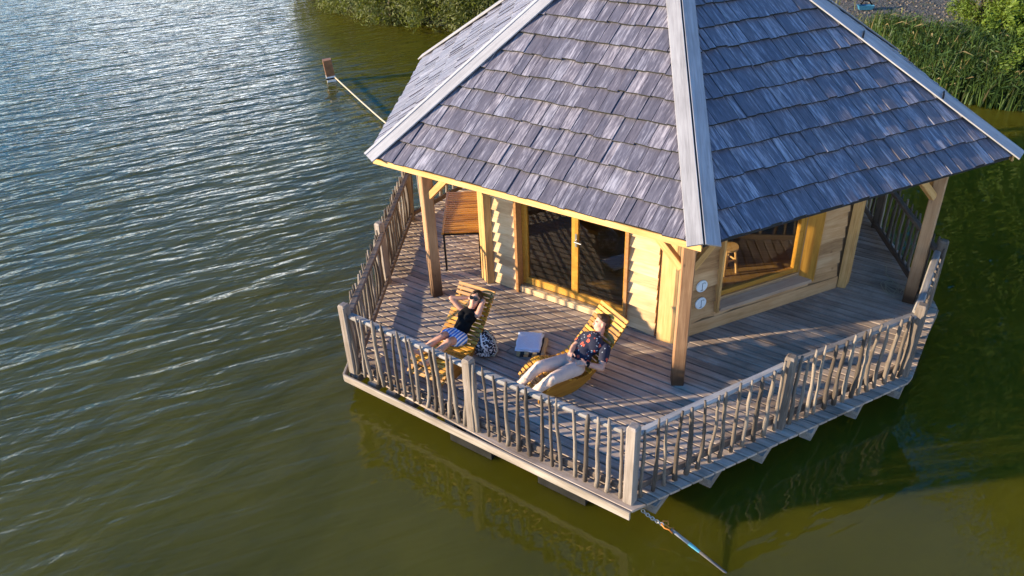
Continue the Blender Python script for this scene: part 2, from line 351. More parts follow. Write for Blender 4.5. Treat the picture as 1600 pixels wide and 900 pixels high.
mb.add([(x, y, ground_z(x, y)) for y in ys for x in xs], [(j*nx+i, j*nx+i+1, (j+1)*nx+i+1, (j+1)*nx+i) for j in range(ny-1) for i in range(nx-1)])
tag(mb.build('ground', M_['ground'], smooth=True), 'gravel and earth bank sloping into the lake', None, None, 'structure')

# ------------------------------------------------------------------ deck
E_ = Vector((.8585, -.5128, 0)).normalized(); N_ = Vector((-E_.y, E_.x, 0))
DECK = [Vector((*p, 0)) for p in ((-4.62,-4.25), (-.72,-6.60), (3.10,-4.13), (4.10,-2.30), (4.05,2.0), (2.4,3.9), (-2.75,3.6), (-4.72,.62))]
uv = [(p.dot(E_), p.dot(N_)) for p in DECK]
def span(v):
    xs = []
    for (a, b) in zip(uv, uv[1:]+uv[:1]):
        if (a[1]-v)*(b[1]-v) <= 0 and a[1] != b[1]:
            xs.append(a[0]+(b[0]-a[0])*(v-a[1])/(b[1]-a[1]))
    return (min(xs), max(xs)) if len(xs) > 1 else None
deck = empty('floating_deck', (-.5,-2,0), 'weathered grey board deck floating on the lake around the cabin', 'deck')
vmin, vmax = min(u[1] for u in uv), max(u[1] for u in uv)
v = vmin + .004; first = True
while v < vmax-.1:
    w = .19 if first else .148 + rnd.uniform(-.004, .004)
    s0, s1 = span(max(v, vmin+.006)), span(min(v+w, vmax-.004))
    if s0 and s1:
        a0, b0 = s0; a1, b1 = s1
        ta, tb = (a0+a1)/2, (b0+b1)/2
        cuts = [ta]
        if not first and tb-ta > 4 and rnd.random() < .75: cuts.append(ta + rnd.uniform(.3, .7)*(tb-ta))
        cuts.append(tb)
        for i in range(len(cuts)-1):
            x0, x1 = cuts[i]+(.003 if i else 0), cuts[i+1]-(.003 if i < len(cuts)-2 else 0)
            bm_ = board_mesh(x1-x0, w-.020, .034, .006, (a1-a0)*.93 if i == 0 else 0, (b1-b0)*.93 if i == len(cuts)-2 else 0)
            o = bm_.build('deck_board', M_['deck'], deck, frame(E_*x0+N_*(v+w/2)+Vector((0,0,rnd.uniform(-.0025,.0025))), E_))
    v += w; first = False
# fascia along the sunlit front edge, border under the right edges
A_, B_, C_, D_ = DECK[0], DECK[1], DECK[2], DECK[3]
for (p, q) in ((A_, B_), (DECK[7], A_)):
    d = (q-p).normalized(); nrm = Vector((d.y, -d.x, 0))
    beam('edge_board', p+nrm*.018+Vector((0,0,-.062)), q+nrm*.018+Vector((0,0,-.062)), .032, .118, M_['edge'], deck)
# joists run square to the boards and poke out under the right-hand edge
for k in range(27):
    u = -2.75 + k*.352
    pts = []
    for (a, b) in zip(uv, uv[1:]+uv[:1]):
        if (a[0]-u)*(b[0]-u) <= 0 and a[0] != b[0]: pts.append(a[1]+(b[1]-a[1])*(u-a[0])/(b[0]-a[0]))
    if len(pts) < 2: continue
    v0, v1 = min(pts), max(pts)
    beam('joist', E_*u+N_*(v0+.07 if u < uv[1][0] else v0+.015)+Vector((0,0,-.098)), E_*u+N_*(v1-.1)+Vector((0,0,-.098)), .15, .12, M_['beam'], deck)
for uu, vo_, ln in ((.38, .10, 6.2), (1.78, .10, 6.6), (3.4, 2.9, 4.0)):
    mb = MB(); mb.box((-.34, 0, -.9), (.34, ln, -.163)); mb.build('float', M_['rubber'], deck, frame(E_*uu+N_*(vmin+vo_), E_))

# ------------------------------------------------------------------ railings
def branch(L, r, seed, bend=.02):
    q = random.Random(seed); n = 10; pts = []; rad = []
    px, py = 0, 0; vx, vy = q.uniform(-bend, bend), q.uniform(-bend, bend)
    for i in range(n):
        t = i/(n-1); pts.append((px, py, L*t)); vx = vx*.55+q.uniform(-bend, bend)*.55; vy = vy*.55+q.uniform(-bend, bend)*.45; px += vx; py += vy
        rad.append(r*(1.14-.34*t)*q.uniform(.84, 1.16)*(1.18 if q.random() < .15 else 1))
    rad[-1] *= .72
    ex, ey = pts[-1][0], pts[-1][1]      # pull the top end back in line
    pts = [(x-ex*(i/(n-1))*.85, y-ey*(i/(n-1))*.85, z) for i, (x, y, z) in enumerate(pts)]
    return MB().tube(pts, rad, 6)
BRM = []
for s in range(26):
    mbx = branch(1.03, rnd.uniform(.0175, .028), 100+s, rnd.uniform(.010, .026)); BRM.append(mbx.mesh('baluster', M_['branch'], True))
def railpost(name, p, h, parent, w=.125, mat=None):
    mb = MB(); a = w/2; c = .012
    sec = [(-a+c,-a),(a-c,-a),(a,-a+c),(a,a-c),(a-c,a),(-a+c,a),(-a,a-c),(-a,-a+c)]
    l0 = [(x, y, 0) for x, y in sec]; l1 = [(x, y, h-.03) for x, y in sec]; l2 = [(x*.72, y*.72, h) for x, y in sec]; n = 8
    mb.add(l0+l1+l2, [tuple(range(n-1,-1,-1)), tuple(range(2*n, 3*n))]+[(i,(i+1)%n,n+(i+1)%n,n+i) for i in range(n)]+[(n+i,n+(i+1)%n,2*n+(i+1)%n,2*n+i) for i in range(n)])
    return mb.build(name, mat or M_['post2'], parent, Matrix.Translation(p) @ Matrix.Rotation(-.54, 4, 'Z'))
M_['post2'] = wood('grey_post', (.10,.078,.06), (.195,.158,.128), (.33,.28,.24), tone=.3, knots=.4, axis='Z', bump=.7, grain=(1.2, 16, 16))
def railing(label, pts, posts, counts, inward, low=.11, railmat='railing', lowmat='railbrown'):
    pts = [Vector((*p, 0)) for p in pts]; mid = (pts[0]+pts[-1])/2
    root = empty('railing', mid, label, 'railing', 'branch railings round the deck')
    inw = Vector((*inward, 0)).normalized()
    for p in posts: railpost('post', Vector((*p, .003)), rnd.uniform(1.08, 1.13), root)
    for (a, b), n in zip(zip(pts, pts[1:]), counts):
        d = (b-a).normalized(); L = (b-a).length
        for z, ww, hh, mt in ((.945, .085, .05, railmat), (low, .04, .085, lowmat)):
            nseg = 6; pl = []
            for i in range(nseg+1):
                pl.append(a + d*(.05+(L-.1)*i/nseg) + inw*.045 + Vector((0,0,z+rnd.uniform(-.008,.008))))
            mb = MB()
            for i, p in enumerate(pl):
                k = 1+rnd.uniform(-.12,.12); y = inw
                for (sy, sz) in ((-.5,-.5),(.5,-.5),(.62,0),(.4,.5),(-.4,.5),(-.62,0)):
                    mb.v.append(tuple(p - pl[0] + y*sy*ww*k + Vector((0,0,sz*hh*k))))
            mb.f = [(i*6+j, i*6+(j+1)%6, (i+1)*6+(j+1)%6, (i+1)*6+j) for i in range(nseg) for j in range(6)] + [tuple(range(5,-1,-1)), tuple(nseg*6+j for j in range(6))]
            # local X along the rail for the grain
            Mf = frame(pl[0], d); inv = Mf.to_3x3().inverted()
            mb.v = [tuple(inv @ Vector(q)) for q in mb.v]
            mb.build('handrail' if z > .5 else 'lower_rail', M_[mt], root, Mf)
        for i in range(n):
            t = (i+.75+rnd.uniform(-.16,.16))/(n+.5)
            p = a + d*(L*t) - inw*.022 + Vector((0,0,.012))
            o = bpy.data.objects.new('baluster', rnd.choice(BRM))
            lean = rnd.uniform(-.05,.05)
            Mb = Matrix.Translation(p) @ Matrix.Rotation(lean, 4, inw) @ Matrix.Rotation(rnd.uniform(0, 6.28), 4, 'Z') @ Matrix.Diagonal((1,1,rnd.uniform(.95,1.04),1))
            link(o, root, Mb)
    return root
pA, pB, pC, pD, pF = (-4.49,-4.19), (-.725,-6.44), (3.05,-3.98), (3.94,-2.25), (-4.62,.58)
mAB, mBC, mAF = (-2.65,-5.31), (1.185,-5.11), (-4.56,-1.78)
railing('front branch railing on the side where the two people recline, its top rail sunlit', (pA, mAB, pB), (pA, mAB, pB), (16, 14), N_[:2])
railing('branch railing along the near right edge, below the picture window', (pB, mBC, pC), (mBC, pC), (13, 14), (-.5,.86))
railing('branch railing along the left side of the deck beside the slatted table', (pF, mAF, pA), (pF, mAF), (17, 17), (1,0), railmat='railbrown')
railing('short railing panel at the far right corner of the deck', (pC, pD), (pD,), (9,), (-.86,.5))
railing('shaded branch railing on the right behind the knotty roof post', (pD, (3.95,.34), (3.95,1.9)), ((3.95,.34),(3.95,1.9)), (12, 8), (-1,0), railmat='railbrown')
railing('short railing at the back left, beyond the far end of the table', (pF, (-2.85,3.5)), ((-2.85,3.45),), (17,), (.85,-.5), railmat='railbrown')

# ------------------------------------------------------------------ cabin
cabin = empty('wooden_cabin', (0,0,0), 'hexagonal timber cabin with a grey shingle roof on the floating deck', 'cabin')
RW = 3.26
VW = [Vector((RW*math.cos(R(-90+60*k)), RW*math.sin(R(-90+60*k)), 0)) for k in range(6)]   # 0 front, 1 right, 5 left
RP = 4.27
VP = [Vector((RP*math.cos(R(-90+60*k)), RP*math.sin(R(-90+60*k)), 0)) for k in range(6)]
VP[5] = Vector((-3.66,-2.13,0)); VP[1] = Vector((3.72,-2.13,0))
HR = 2.549; APEX = Vector((-.12,.06,5.6))
TIP = [Vector((.02,-5.08,HR)), Vector((4.42,-2.51,HR)), Vector((4.40,2.55,HR)), Vector((0,5.08,HR)), Vector((-4.43,2.56,HR)), Vector((-4.31,-2.55,HR))]
# --- walls
def waney_board(L, h, seed, t=.038, amp=.026):
    q = random.Random(seed); n = max(3, int(L/.16)); mb = MB(); ph = q.uniform(0, 6); f = q.uniform(3, 6)
    bot = []
    for i in range(n+1):
        x = L*i/n; bot.append(amp*(math.sin(x*f+ph)*.7+math.sin(x*f*2.3+ph*2)*.4)+q.uniform(-.005,.005))
    # local: x along, y out of the wall (towards -y), z up; lower edge stands proud
    for i in range(n+1):
        x = L*i/n
        mb.v += [(x, -.030-t, bot[i]), (x, -.030, bot[i]+.004), (x, -.004, h+.02), (x, -.022, h+.02)]
    for i in range(n):
        a, b = i*4, i*4+4
        mb.f += [(a, b, b+3, a+3), (a+1, a, a+3, a+2)[::-1][:0] or (b+1, b, a, a+1), (a+2, a+3, b+3, b+2), (a+1, a+2, b+2, b+1)]
    mb.f += [(0,3,2,1), (n*4, n*4+1, n*4+2, n*4+3)]
    return mb
def wall_frame(k0, k1):
    a, b = VW[k0], VW[k1]; return frame(a, b-a), (b-a).length     # local -Y points outward
def cladding(parent, Mw, x0, x1, z0, z1, mat, seed, hh=.19):
    z = z0; i = 0
    while z < z1-.05:
        h = min(hh*rnd.uniform(.88, 1.12), z1-z)
        waney_board(x1-x0, h, seed+i).build('cladding_board', M_[mat], parent, Mw @ Matrix.Translation((x0, 0, z)))
        z += h; i += 1
HW = 2.95
def panel(parent, name, Mw, lo, hi, mat): return MB().box(lo, hi).build(name, M_[mat], parent, Mw)
# front-left wall with the sliding door (from VW[5] to VW[0])
Mw, LW = wall_frame(5, 0)
wFL = MB().box((0, .0, 0), (.60, .12, HW)).box((2.54, 0, 0), (LW, .12, HW)).box((.60, .001, 2.1), (2.54, .119, HW)).build('front_wall', M_['inwall'], cabin, Mw)
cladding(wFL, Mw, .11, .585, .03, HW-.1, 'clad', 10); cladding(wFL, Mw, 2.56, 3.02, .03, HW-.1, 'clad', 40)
MB().box((.585, -.10, .0), (.63, .125, 2.14)).build('door_reveal', M_['reveal'], cabin, Mw); MB().box((2.515, -.10, 0), (2.56, .125, 2.14)).build('door_reveal', M_['reveal'], cabin, Mw)
MB().box((.632, -.06, .004), (2.518, .17, .10)).build('door_step', M_['clad'], cabin, Mw)
MB().box((.632, -.02, .102), (2.518, .04, .112)).build('threshold', M_['steel'], cabin, Mw)
door = MB().box((.632, .045, .113), (.665, .105, 2.10)).box((2.485, .045, .113), (2.518, .105, 2.10)).box((.665, .046, 2.03), (2.485, .104, 2.10)).build('glass_door', M_['varnish'], cabin, Mw)
for (x0, x1, y) in ((.667, 1.59, .055), (1.592, 2.483, .05)):
    MB().box((x0, y, .114), (x0+.055, y+.05, 2.03)).box((x1-.055, y, .114), (x1, y+.05, 2.03)).box((x0+.055, y+.001, .114), (x1-.055, y+.049, .235)).box((x0+.055, y+.001, 1.93), (x1-.055, y+.049, 2.03)).build('door_leaf', M_['varnish'], cabin, Mw)
    MB().box((x0+.054, y+.02, .234), (x1-.054, y+.028, 1.931)).build('pane', M_['glass'], door, Mw)
MB().box((1.602, .038, 1.05), (1.632, .05, 1.27)).tube([(1.62, .04, 1.16), (1.62, -.01, 1.16), (1.74, -.012, 1.155)], .011, 8).build('door_handle', M_['steel'], door, Mw)
# front-right wall with the picture window (VW[0] to VW[1])
Mw2, L2 = wall_frame(0, 1)
WX0, WX1, WZ0, WZ1 = .80, 2.30, .47, 1.72
wFR = MB().box((0, 0, 0), (WX0-.02, .12, HW)).box((WX1+.02, 0, 0), (L2, .12, HW)).box((WX0-.02, .001, 0), (WX1+.02, .119, WZ0-.02)).box((WX0-.02, .001, WZ1+.02), (WX1+.02, .119, HW)).build('side_wall', M_['inwall'], cabin, Mw2)
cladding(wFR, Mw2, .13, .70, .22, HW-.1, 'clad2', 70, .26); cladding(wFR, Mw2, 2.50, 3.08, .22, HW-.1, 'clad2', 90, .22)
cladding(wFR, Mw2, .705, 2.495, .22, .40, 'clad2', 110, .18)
MB().box((.10, -.075, .004), (3.10, -.032, .215)).build('base_board', M_['clad2'], cabin, Mw2)
MB().box((.10, -.03, .004), (3.10, -.002, .22)).build('base_backing', M_['clad2'], cabin, Mw2)
win = MB().box((WX0, .03, WZ0), (WX0+.07, .10, WZ1)).box((WX1-.07, .03, WZ0), (WX1, .10, WZ1)).box((WX0+.07, .031, WZ0), (WX1-.07, .099, WZ0+.08)).box((WX0+.07, .031, WZ1-.12), (WX1-.07, .099, WZ1)).build('picture_window', M_['varnish'], cabin, Mw2)
MB().box((WX0+.068, .055, WZ0+.078), (WX1-.068, .063, WZ1-.118)).build('pane', M_['glass'], win, Mw2)
MB().box((WX0-.10, -.12, .30), (WX0-.06, .0, 2.0)).build('left_trim', M_['fresh_z'], win, Mw2)
MB().prism([(WX1+.002, .03, .40), (WX1+.17, -.17, .36), (WX1+.20, -.155, .36), (WX1+.035, .05, .40)], [(WX1+.002, .03, 2.0), (WX1+.17, -.17, 2.0), (WX1+.20, -.155, 2.0), (WX1+.035, .05, 2.0)]).build('side_reveal', M_['varnish_z'], win, Mw2)
MB().prism([(WX0-.06, .03, .36), (WX0-.06, -.15, .33), (WX1+.16, -.15, .33), (WX1+.03, .03, .36)][::-1], [(WX0-.06, .03, .425), (WX0-.06, -.15, .385), (WX1+.16, -.15, .385), (WX1+.03, .03, .425)][::-1]).build('sill', M_['sillwood'], win, Mw2)
MB().box((WX0-.02, .003, .425), (WX1+.02, .029, WZ0-.001)).build('sill_riser', M_['clad2'], win, Mw2)
# other walls
for k0, k1, nm in ((1, 2, 'right_rear_wall'), (2, 3, 'rear_wall_right'), (3, 4, 'rear_wall_left'), (4, 5, 'left_wall')):
    Mk, Lk = wall_frame(k0, k1)
    w_ = MB().box((0, .0, 0), (Lk, .12, HW)).build(nm, M_['inwall'], cabin, Mk)
    cladding(w_, Mk, .12, Lk-.12, .03, HW-.1, 'clad', 200+k0*30, .24)
# corner posts of the walls
for k in range(6):
    o = VW[k]*1.012
    if k == 0:
        Mk = frame(o, VW[1]-VW[5]); mb = MB().prism([(-.21,.02,0.004),(-.02,-.085,.004),(.02,-.085,.004),(.15,.0,.004),(.1,.08,.004),(-.1,.08,.004)], [(-.20,.02,HW),(-.02,-.075,HW),(.02,-.075,HW),(.14,.0,HW),(.1,.08,HW),(-.1,.08,HW)])
        mb.build('corner_post', M_['fresh_z'], cabin, Mk)
    else:
        Mk = frame(o, Vector((-o.y, o.x, 0))); MB().prism([(-.12,-.07,.004),(.12,-.07,.004),(.14,.05,.004),(-.14,.05,.004)], [(-.115,-.065,HW),(.115,-.065,HW),(.14,.05,HW),(-.14,.05,HW)]).build('corner_post', M_['fresh_z'], cabin, Mk)
# interior
mb = MB(); mb.prism([(v.x*.965, v.y*.965, .012) for v in VW], [(v.x*.965, v.y*.965, .06) for v in VW]); mb.build('interior_floor', M_['floor'], cabin)
mb = MB(); mb.prism([(v.x*.96, v.y*.96, 2.55) for v in VW], [(v.x*.96, v.y*.96, 2.6) for v in VW]); mb.build('ceiling', M_['inwall'], cabin)

# --- roof
roof = empty('roof', (0,0,HR), parent=cabin)
mb = MB(); cen = Vector((0,0,0))
lowr = [t + Vector((0,0,-.085)) for t in TIP]
for k in range(6):
    a, b = TIP[k], TIP[(k+1) % 6]
    s = .985
    ai, bi, ap = Vector((a.x*s, a.y*s, a.z)), Vector((b.x*s, b.y*s, b.z)), APEX
    mb.add([ai, bi, ap], [(0, 1, 2)]); mb.add([ai-Vector((0,0,.07)), bi-Vector((0,0,.07)), ap-Vector((0,0,.07))], [(2, 1, 0)])
    mb.add([ai, bi, bi-Vector((0,0,.07)), ai-Vector((0,0,.07))], [(3, 2, 1, 0)])
mb.build('roof_decking', M_['underlay'], roof)
for k in range(6):
    a, b = TIP[k]*1.0, TIP[(k+1) % 6]*1.0
    ins = .972 if k == 0 else .994
    a = Vector((a.x*ins, a.y*ins, a.z-.05)); b = Vector((b.x*ins, b.y*ins, b.z-.05))
    beam('fascia', a, b, .03, .08, M_['fresh'], roof)
NC = 15
shingles = []          # (face, course, poly2d ...)
def clip(poly, p, n):
    out = []
    for i, a in enumerate(poly):
        b = poly[(i+1) % len(poly)]; da = (a[0]-p[0])*n[0]+(a[1]-p[1])*n[1]; db = (b[0]-p[0])*n[0]+(b[1]-p[1])*n[1]
        if da >= 0: out.append(a)
        if (da >= 0) != (db >= 0):
            t = da/(da-db); out.append((a[0]+(b[0]-a[0])*t, a[1]+(b[1]-a[1])*t))
    return out
for k in range(6):
    a, b = TIP[k], TIP[(k+1) % 6]
    u = (b-a).normalized(); nrm = u.cross(APEX-a).normalized(); vv = nrm.cross(u)
    L = (b-a).length; ax, ay = (APEX-a).dot(u), (APEX-a).dot(vv)
    Mf = Matrix((u, vv, nrm)).transposed().to_4x4(); Mf.translation = a
    e = ay/NC
    for c in range(NC):
        y0 = c*e - .012; x = -.1 - rnd.uniform(0, .15)
        while x < L:
            w = rnd.choice((.11,.13,.15,.16,.17,.18,.20))*rnd.uniform(.92, 1.08)
            yb = y0 + rnd.uniform(-.014, .012)
            poly = [(x+.0045, yb), (x+w-.0045, yb+rnd.uniform(-.004,.004)), (x+w-.0045, y0+e*1.28), (x+.0045, y0+e*1.28)]
            x += w
            for p0, p1 in (((0, 0), (ax, ay)), ((ax, ay), (L, 0))):
                dx, dy = p1[0]-p0[0], p1[1]-p0[1]
                n2 = (dy, -dx) if p0 == (0, 0) else (dy, -dx)
                ln = math.hypot(*n2); n2 = (n2[0]/ln, n2[1]/ln)
                poly = clip(poly, (p0[0]+n2[0]*.075, p0[1]+n2[1]*.075), n2)
                if len(poly) < 3: break
            if len(poly) < 3: continue
            ar = abs(sum(poly[i][0]*poly[(i+1)%len(poly)][1]-poly[(i+1)%len(poly)][0]*poly[i][1] for i in range(len(poly))))/2
            if ar < .004: continue
            lift = rnd.uniform(-.004, .011); twist = rnd.uniform(-.075, .075); th = rnd.uniform(.020, .030)
            ox, oy = poly[0]; xm = sum(p[0] for p in poly)/len(poly)
            def top(p, ox=ox, y0=y0, lift=lift, twist=twist, xm=xm): return .058 + lift - .042*(p[1]-y0)/(e*1.28) + twist*(p[0]-xm)
            bt = [(p[0]-ox, p[1]-oy, top(p)-th) for p in poly]; tp = [(p[0]-ox, p[1]-oy, top(p)) for p in poly]
            shingles.append((k, c, ar, Mf @ Matrix.Translation((ox, oy, 0)), bt, tp))
vis = [s for s in shingles if (s[0] in (0, 5)) and s[1] < 10]
vis.sort(key=lambda s: (s[1] + (0 if s[2] > .03 else 20)))
single = set(id(s) for s in vis[:298])
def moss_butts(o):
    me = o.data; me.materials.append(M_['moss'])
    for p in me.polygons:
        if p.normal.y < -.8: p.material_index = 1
for s in shingles:
    if id(s) in single:
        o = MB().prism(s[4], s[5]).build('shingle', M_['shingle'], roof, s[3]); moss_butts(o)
    else:
        M = s[3]
# the rest, one mesh per face so that the grain still runs down the slope
for k in range(6):
    a, b = TIP[k], TIP[(k+1) % 6]; u = (b-a).normalized(); nrm = u.cross(APEX-a).normalized(); vv = nrm.cross(u)
    Mf = Matrix((u, vv, nrm)).transposed().to_4x4(); Mf.translation = a; inv = Mf.inverted()
    mb = MB()
    for s in shingles:
        if s[0] == k and id(s) not in single:
            T = inv @ s[3]; mb.prism([T @ Vector(p) for p in s[4]], [T @ Vector(p) for p in s[5]])
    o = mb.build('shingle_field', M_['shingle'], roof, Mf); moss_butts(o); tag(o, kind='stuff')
# hip boards: two planks per hip, one lying on each face
for k in range(6):
    a = TIP[k]; d = (APEX-a); L = d.length; d.normalize()
    for (i, j, sg) in ((k, (k+1) % 6, 1), ((k-1) % 6, k, -1)):
        u = (TIP[j]-TIP[i]).normalized(); nrm = u.cross(APEX-TIP[i]).normalized()
        side = nrm.cross(d).normalized()
        if side.dot(u)*sg < 0: side = -side
        wd = .185
        p = a - d*.03 + nrm*.096 + side*(wd/2 - .02*(sg < 0) - .006)
        M = frame(p, d, nrm); board_mesh(L-.1, wd, .022, .004).build('hip_board', M_['hipcap'], roof, M)
    if k in (1, 0, 5):
        # small metal clips on the hips
        for t in ((.20, .42, .64) if k == 1 else ()):
            q = a + d*(L*t)
            i, j = (k-1) % 6, k; u = (TIP[j]-TIP[i]).normalized(); nrm = u.cross(APEX-TIP[i]).normalized(); side = nrm.cross(d).normalized()
            if side.dot(u) > 0: side = -side
            MB().tube([q+nrm*.10+side*.14, q+nrm*.125+side*.09+d*.03, q+nrm*.11+side*.02+d*.05], .012, 6).build('clip', M_['black'], roof)
# roof posts, beams, braces
for k in range(6):
    p = VP[k]; pm = M_['post']
    Mk = frame(p+Vector((0,0,.003)), Vector((0,0,1)), p)
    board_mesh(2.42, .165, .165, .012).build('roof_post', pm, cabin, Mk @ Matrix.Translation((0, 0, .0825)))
    q = VP[(k+1) % 6]; d = (q-p).normalized()
    beam('eave_beam', p+d*.085+Vector((0,0,2.33)), q-d*.085+Vector((0,0,2.33)), .10, .16, M_['fresh'], cabin)
    for sgn, dd, pp in ((1, d, p), (-1, -d, q)):
        beam('brace', pp+dd*.07+Vector((0,0,1.78)), pp+dd*.56+Vector((0,0,2.26)), .09, .10, M_['fresh'], cabin)

# ------------------------------------------------------------------ furniture
# table
tA, tB, tC, tD = bp(690,365,.74), bp(750,362,.74), bp(748,297,.74), bp(705,300,.74)
tx = Vector((.995,.10,0)).normalized(); ty = Vector((-tx.y, tx.x, 0)); t0 = Vector((-3.64,-1.40,0))
tab = empty('slatted_table', t0+tx*.32+ty*.8, 'oiled slatted wooden table with thin black metal legs beside the left railing', 'table')
TW, TL = .66, 1.62
for i in range(21):
    board_mesh(TW-.08, TL/21-.018, .022, .004).build('slat', M_['tabletop'], tab, frame(t0+tx*.04+ty*((i+.5)*TL/21)+Vector((0,0,.74)), tx))
for x in (.02, TW-.02):
    board_mesh(TL, .038, .03, .004).build('side_rail', M_['tabletop'], tab, frame(t0+tx*x+Vector((0,0,.741)), ty))
MB().box((.02,.02,.68), (TW-.02,.05,.712)).box((.02,TL-.05,.68), (TW-.02,TL-.02,.712)).box((.02,.05,.681), (.05,TL-.05,.711)).box((TW-.05,.05,.681), (TW-.02,TL-.05,.711)).build('frame', M_['black'], tab, frame(t0, tx))
for x in (.035, TW-.035):
    for y in (.035, TL-.035):
        MB().box((x-.016, y-.016, .006), (x+.016, y+.016, .68)).build('leg', M_['black'], tab, frame(t0, tx))
# loungers
PROF = [(0,.86),(.12,.70),(.3,.50),(.48,.34),(.62,.26),(.76,.245),(.9,.29),(1.03,.335),(1.14,.32),(1.25,.25),(1.36,.13)]
def prof_curve(n=240):
    pts = [Vector((s, 0, z)) for s, z in PROF]; out = []
    P = [pts[0]*2-pts[1]]+pts+[pts[-1]*2-pts[-2]]
    for i in range(1, len(P)-2):
        for j in range(n//(len(pts)-1)):
            t = j/(n//(len(pts)-1)); a, b, c, d = P[i-1:i+3]
            out.append(.5*((2*b)+(c-a)*t+(2*a-5*b+4*c-d)*t*t+(3*b-a-3*c+d)*t**3))
    out.append(pts[-1]); return out
CURVE = prof_curve()
def lounger(origin, ang, label):
    w = Vector((math.cos(R(ang)), math.sin(R(ang)), 0)); u = Vector((w.y, -w.x, 0))
    Ml = Matrix((u, w, Vector((0,0,1)))).transposed().to_4x4(); Ml.translation = Vector((*origin, 0))
    root = empty('sun_lounger', Ml @ Vector((.75,0,0)), label, 'sun lounger', 'wave shaped wooden loungers on the deck')
    acc = 0; last = None; nxt = 0
    for i in range(len(CURVE)-1):
        seg = (CURVE[i+1]-CURVE[i]).length
        if acc >= nxt:
            t = (CURVE[i+1]-CURVE[i]).normalized(); nrm = Vector((t.z, 0, -t.x)); nrm = nrm if nrm.z > 0 else -nrm
            p = CURVE[i] + Vector((0, -.31, 0))
            M = Matrix((Vector((0,1,0)), -t, nrm)).transposed()
            if M.determinant() < 0: M = Matrix((Vector((0,1,0)), t, nrm)).transposed()
            M = M.to_4x4(); M.translation = p + Vector((0, 0, rnd.uniform(-.001,.001)))
            board_mesh(.62, .048, .022, .004).build('slat', M_['lounger'], root, Ml @ M)
            nxt += .0635
        acc += seg
    # solid curved cheeks that carry the slats and stand on the deck
    top = [p for i, p in enumerate(CURVE) if i % 6 == 0]
    LOWP = [(0,.76),(.12,.60),(.3,.385),(.48,.20),(.62,.09),(.76,.025),(.86,.006),(1.02,.006),(1.12,.07),(1.25,.14),(1.36,.04)]
    def low(p):
        for (s0, z0), (s1, z1) in zip(LOWP, LOWP[1:]):
            if p.x <= s1+1e-6: return z0+(z1-z0)*(p.x-s0)/(s1-s0)
        return LOWP[-1][1]
    for y in (-.27, .245):
        mb = MB(); n = len(top)
        T = [Vector((p.x, 0, p.z-.024)) for p in top]; B = [Vector((p.x, 0, min(low(p), p.z-.06))) for p in top]
        for yy in (y, y+.028):
            mb.v += [(p.x, yy, p.z) for p in T] + [(p.x, yy, p.z) for p in B]
        for i in range(n-1):
            mb.f += [(i, n+i, n+i+1, i+1), (2*n+i, 2*n+i+1, 3*n+i+1, 3*n+i), (i, i+1, 2*n+i+1, 2*n+i), (n+i, 3*n+i, 3*n+i+1, n+i+1)]
        mb.f += [(0, 2*n, 3*n, n), (n-1, 2*n-1, 4*n-1, 3*n-1)]
        mb.build('side_panel', M_['cheek_shade'], root, Ml)
    for s_, z_ in ((.55,.12),(1.0,.15)):
        MB().box((s_-.02, -.242, z_-.03), (s_+.02, .245, z_+.03)).build('crossbar', M_['lounger'], root, Ml)
    return Ml
LW_ = lounger((-2.81,-3.29), -27, 'wave shaped wooden lounger under the person with sunglasses')
LM_ = lounger((-.866,-3.866), -56, 'wave shaped wooden lounger under the person in beige trousers')

# ------------------------------------------------------------------ people
def blob(parts, voxel=.008, smooth=4):
    """parts: ('c', p0, r0, p1, r1) tapered capsules and ('e', centre, radii, rot3) ellipsoids -> one continuous surface"""
    bm = bmesh.new()
    for p in parts:
        if p[0] == 'c':
            _, a, ra, b, rb = p; a, b = Vector(a), Vector(b)
            n = 14; d = (b-a); L = d.length; d = d.normalized() if L > 1e-6 else Vector((0,0,1))
            x = d.orthogonal().normalized(); y = d.cross(x); rings = []
            for c0, r0, angs in ((a, ra, (-80,-55,-28,0)), (b, rb, (0,28,55,80))):
                for an in angs:
                    cc = c0 + d*r0*math.sin(R(an)); rr = r0*math.cos(R(an))
                    rings.append([bm.verts.new(cc+x*rr*math.cos(2*math.pi*j/n)+y*rr*math.sin(2*math.pi*j/n)) for j in range(n)])
            for i in range(len(rings)-1):
                for j in range(n): bm.faces.new((rings[i][j], rings[i][(j+1)%n], rings[i+1][(j+1)%n], rings[i+1][j]))
            bm.faces.new(rings[0][::-1]); bm.faces.new(rings[-1])
        else:
            _, c, rr, rot = p
            M = Matrix.Translation(Vector(c)) @ (rot.to_4x4() if rot else Matrix.Identity(4)) @ Matrix.Diagonal((*rr, 1))
            bmesh.ops.create_uvsphere(bm, u_segments=20, v_segments=14, radius=1, matrix=M)
    bmesh.ops.recalc_face_normals(bm, faces=bm.faces)
    me = bpy.data.meshes.new('tmp'); bm.to_mesh(me); bm.free()
    o = bpy.data.objects.new('tmp', me); COL.objects.link(o)
    md = o.modifiers.new('r', 'REMESH'); md.mode = 'VOXEL'; md.voxel_size = voxel; md.use_smooth_shade = True
    ms = o.modifiers.new('s', 'SMOOTH'); ms.factor = .5; ms.iterations = smooth
    dg = bpy.context.evaluated_depsgraph_get(); out = bpy.data.meshes.new_from_object(o.evaluated_get(dg))
    bpy.data.objects.remove(o); bpy.data.meshes.remove(me)
    out.shade_smooth(); return out
def put(name, me, mat, parent):
    me.materials.clear(); me.materials.append(mat); me.name = name
    return link(bpy.data.objects.new(name, me), parent)
def rot_from(face, crown):
    f = Vector(face).normalized(); c = Vector(crown); c = (c-f*c.dot(f)).normalized(); s = f.cross(c)   # s: to the person's right
    return Matrix((s, f, c)).transposed()
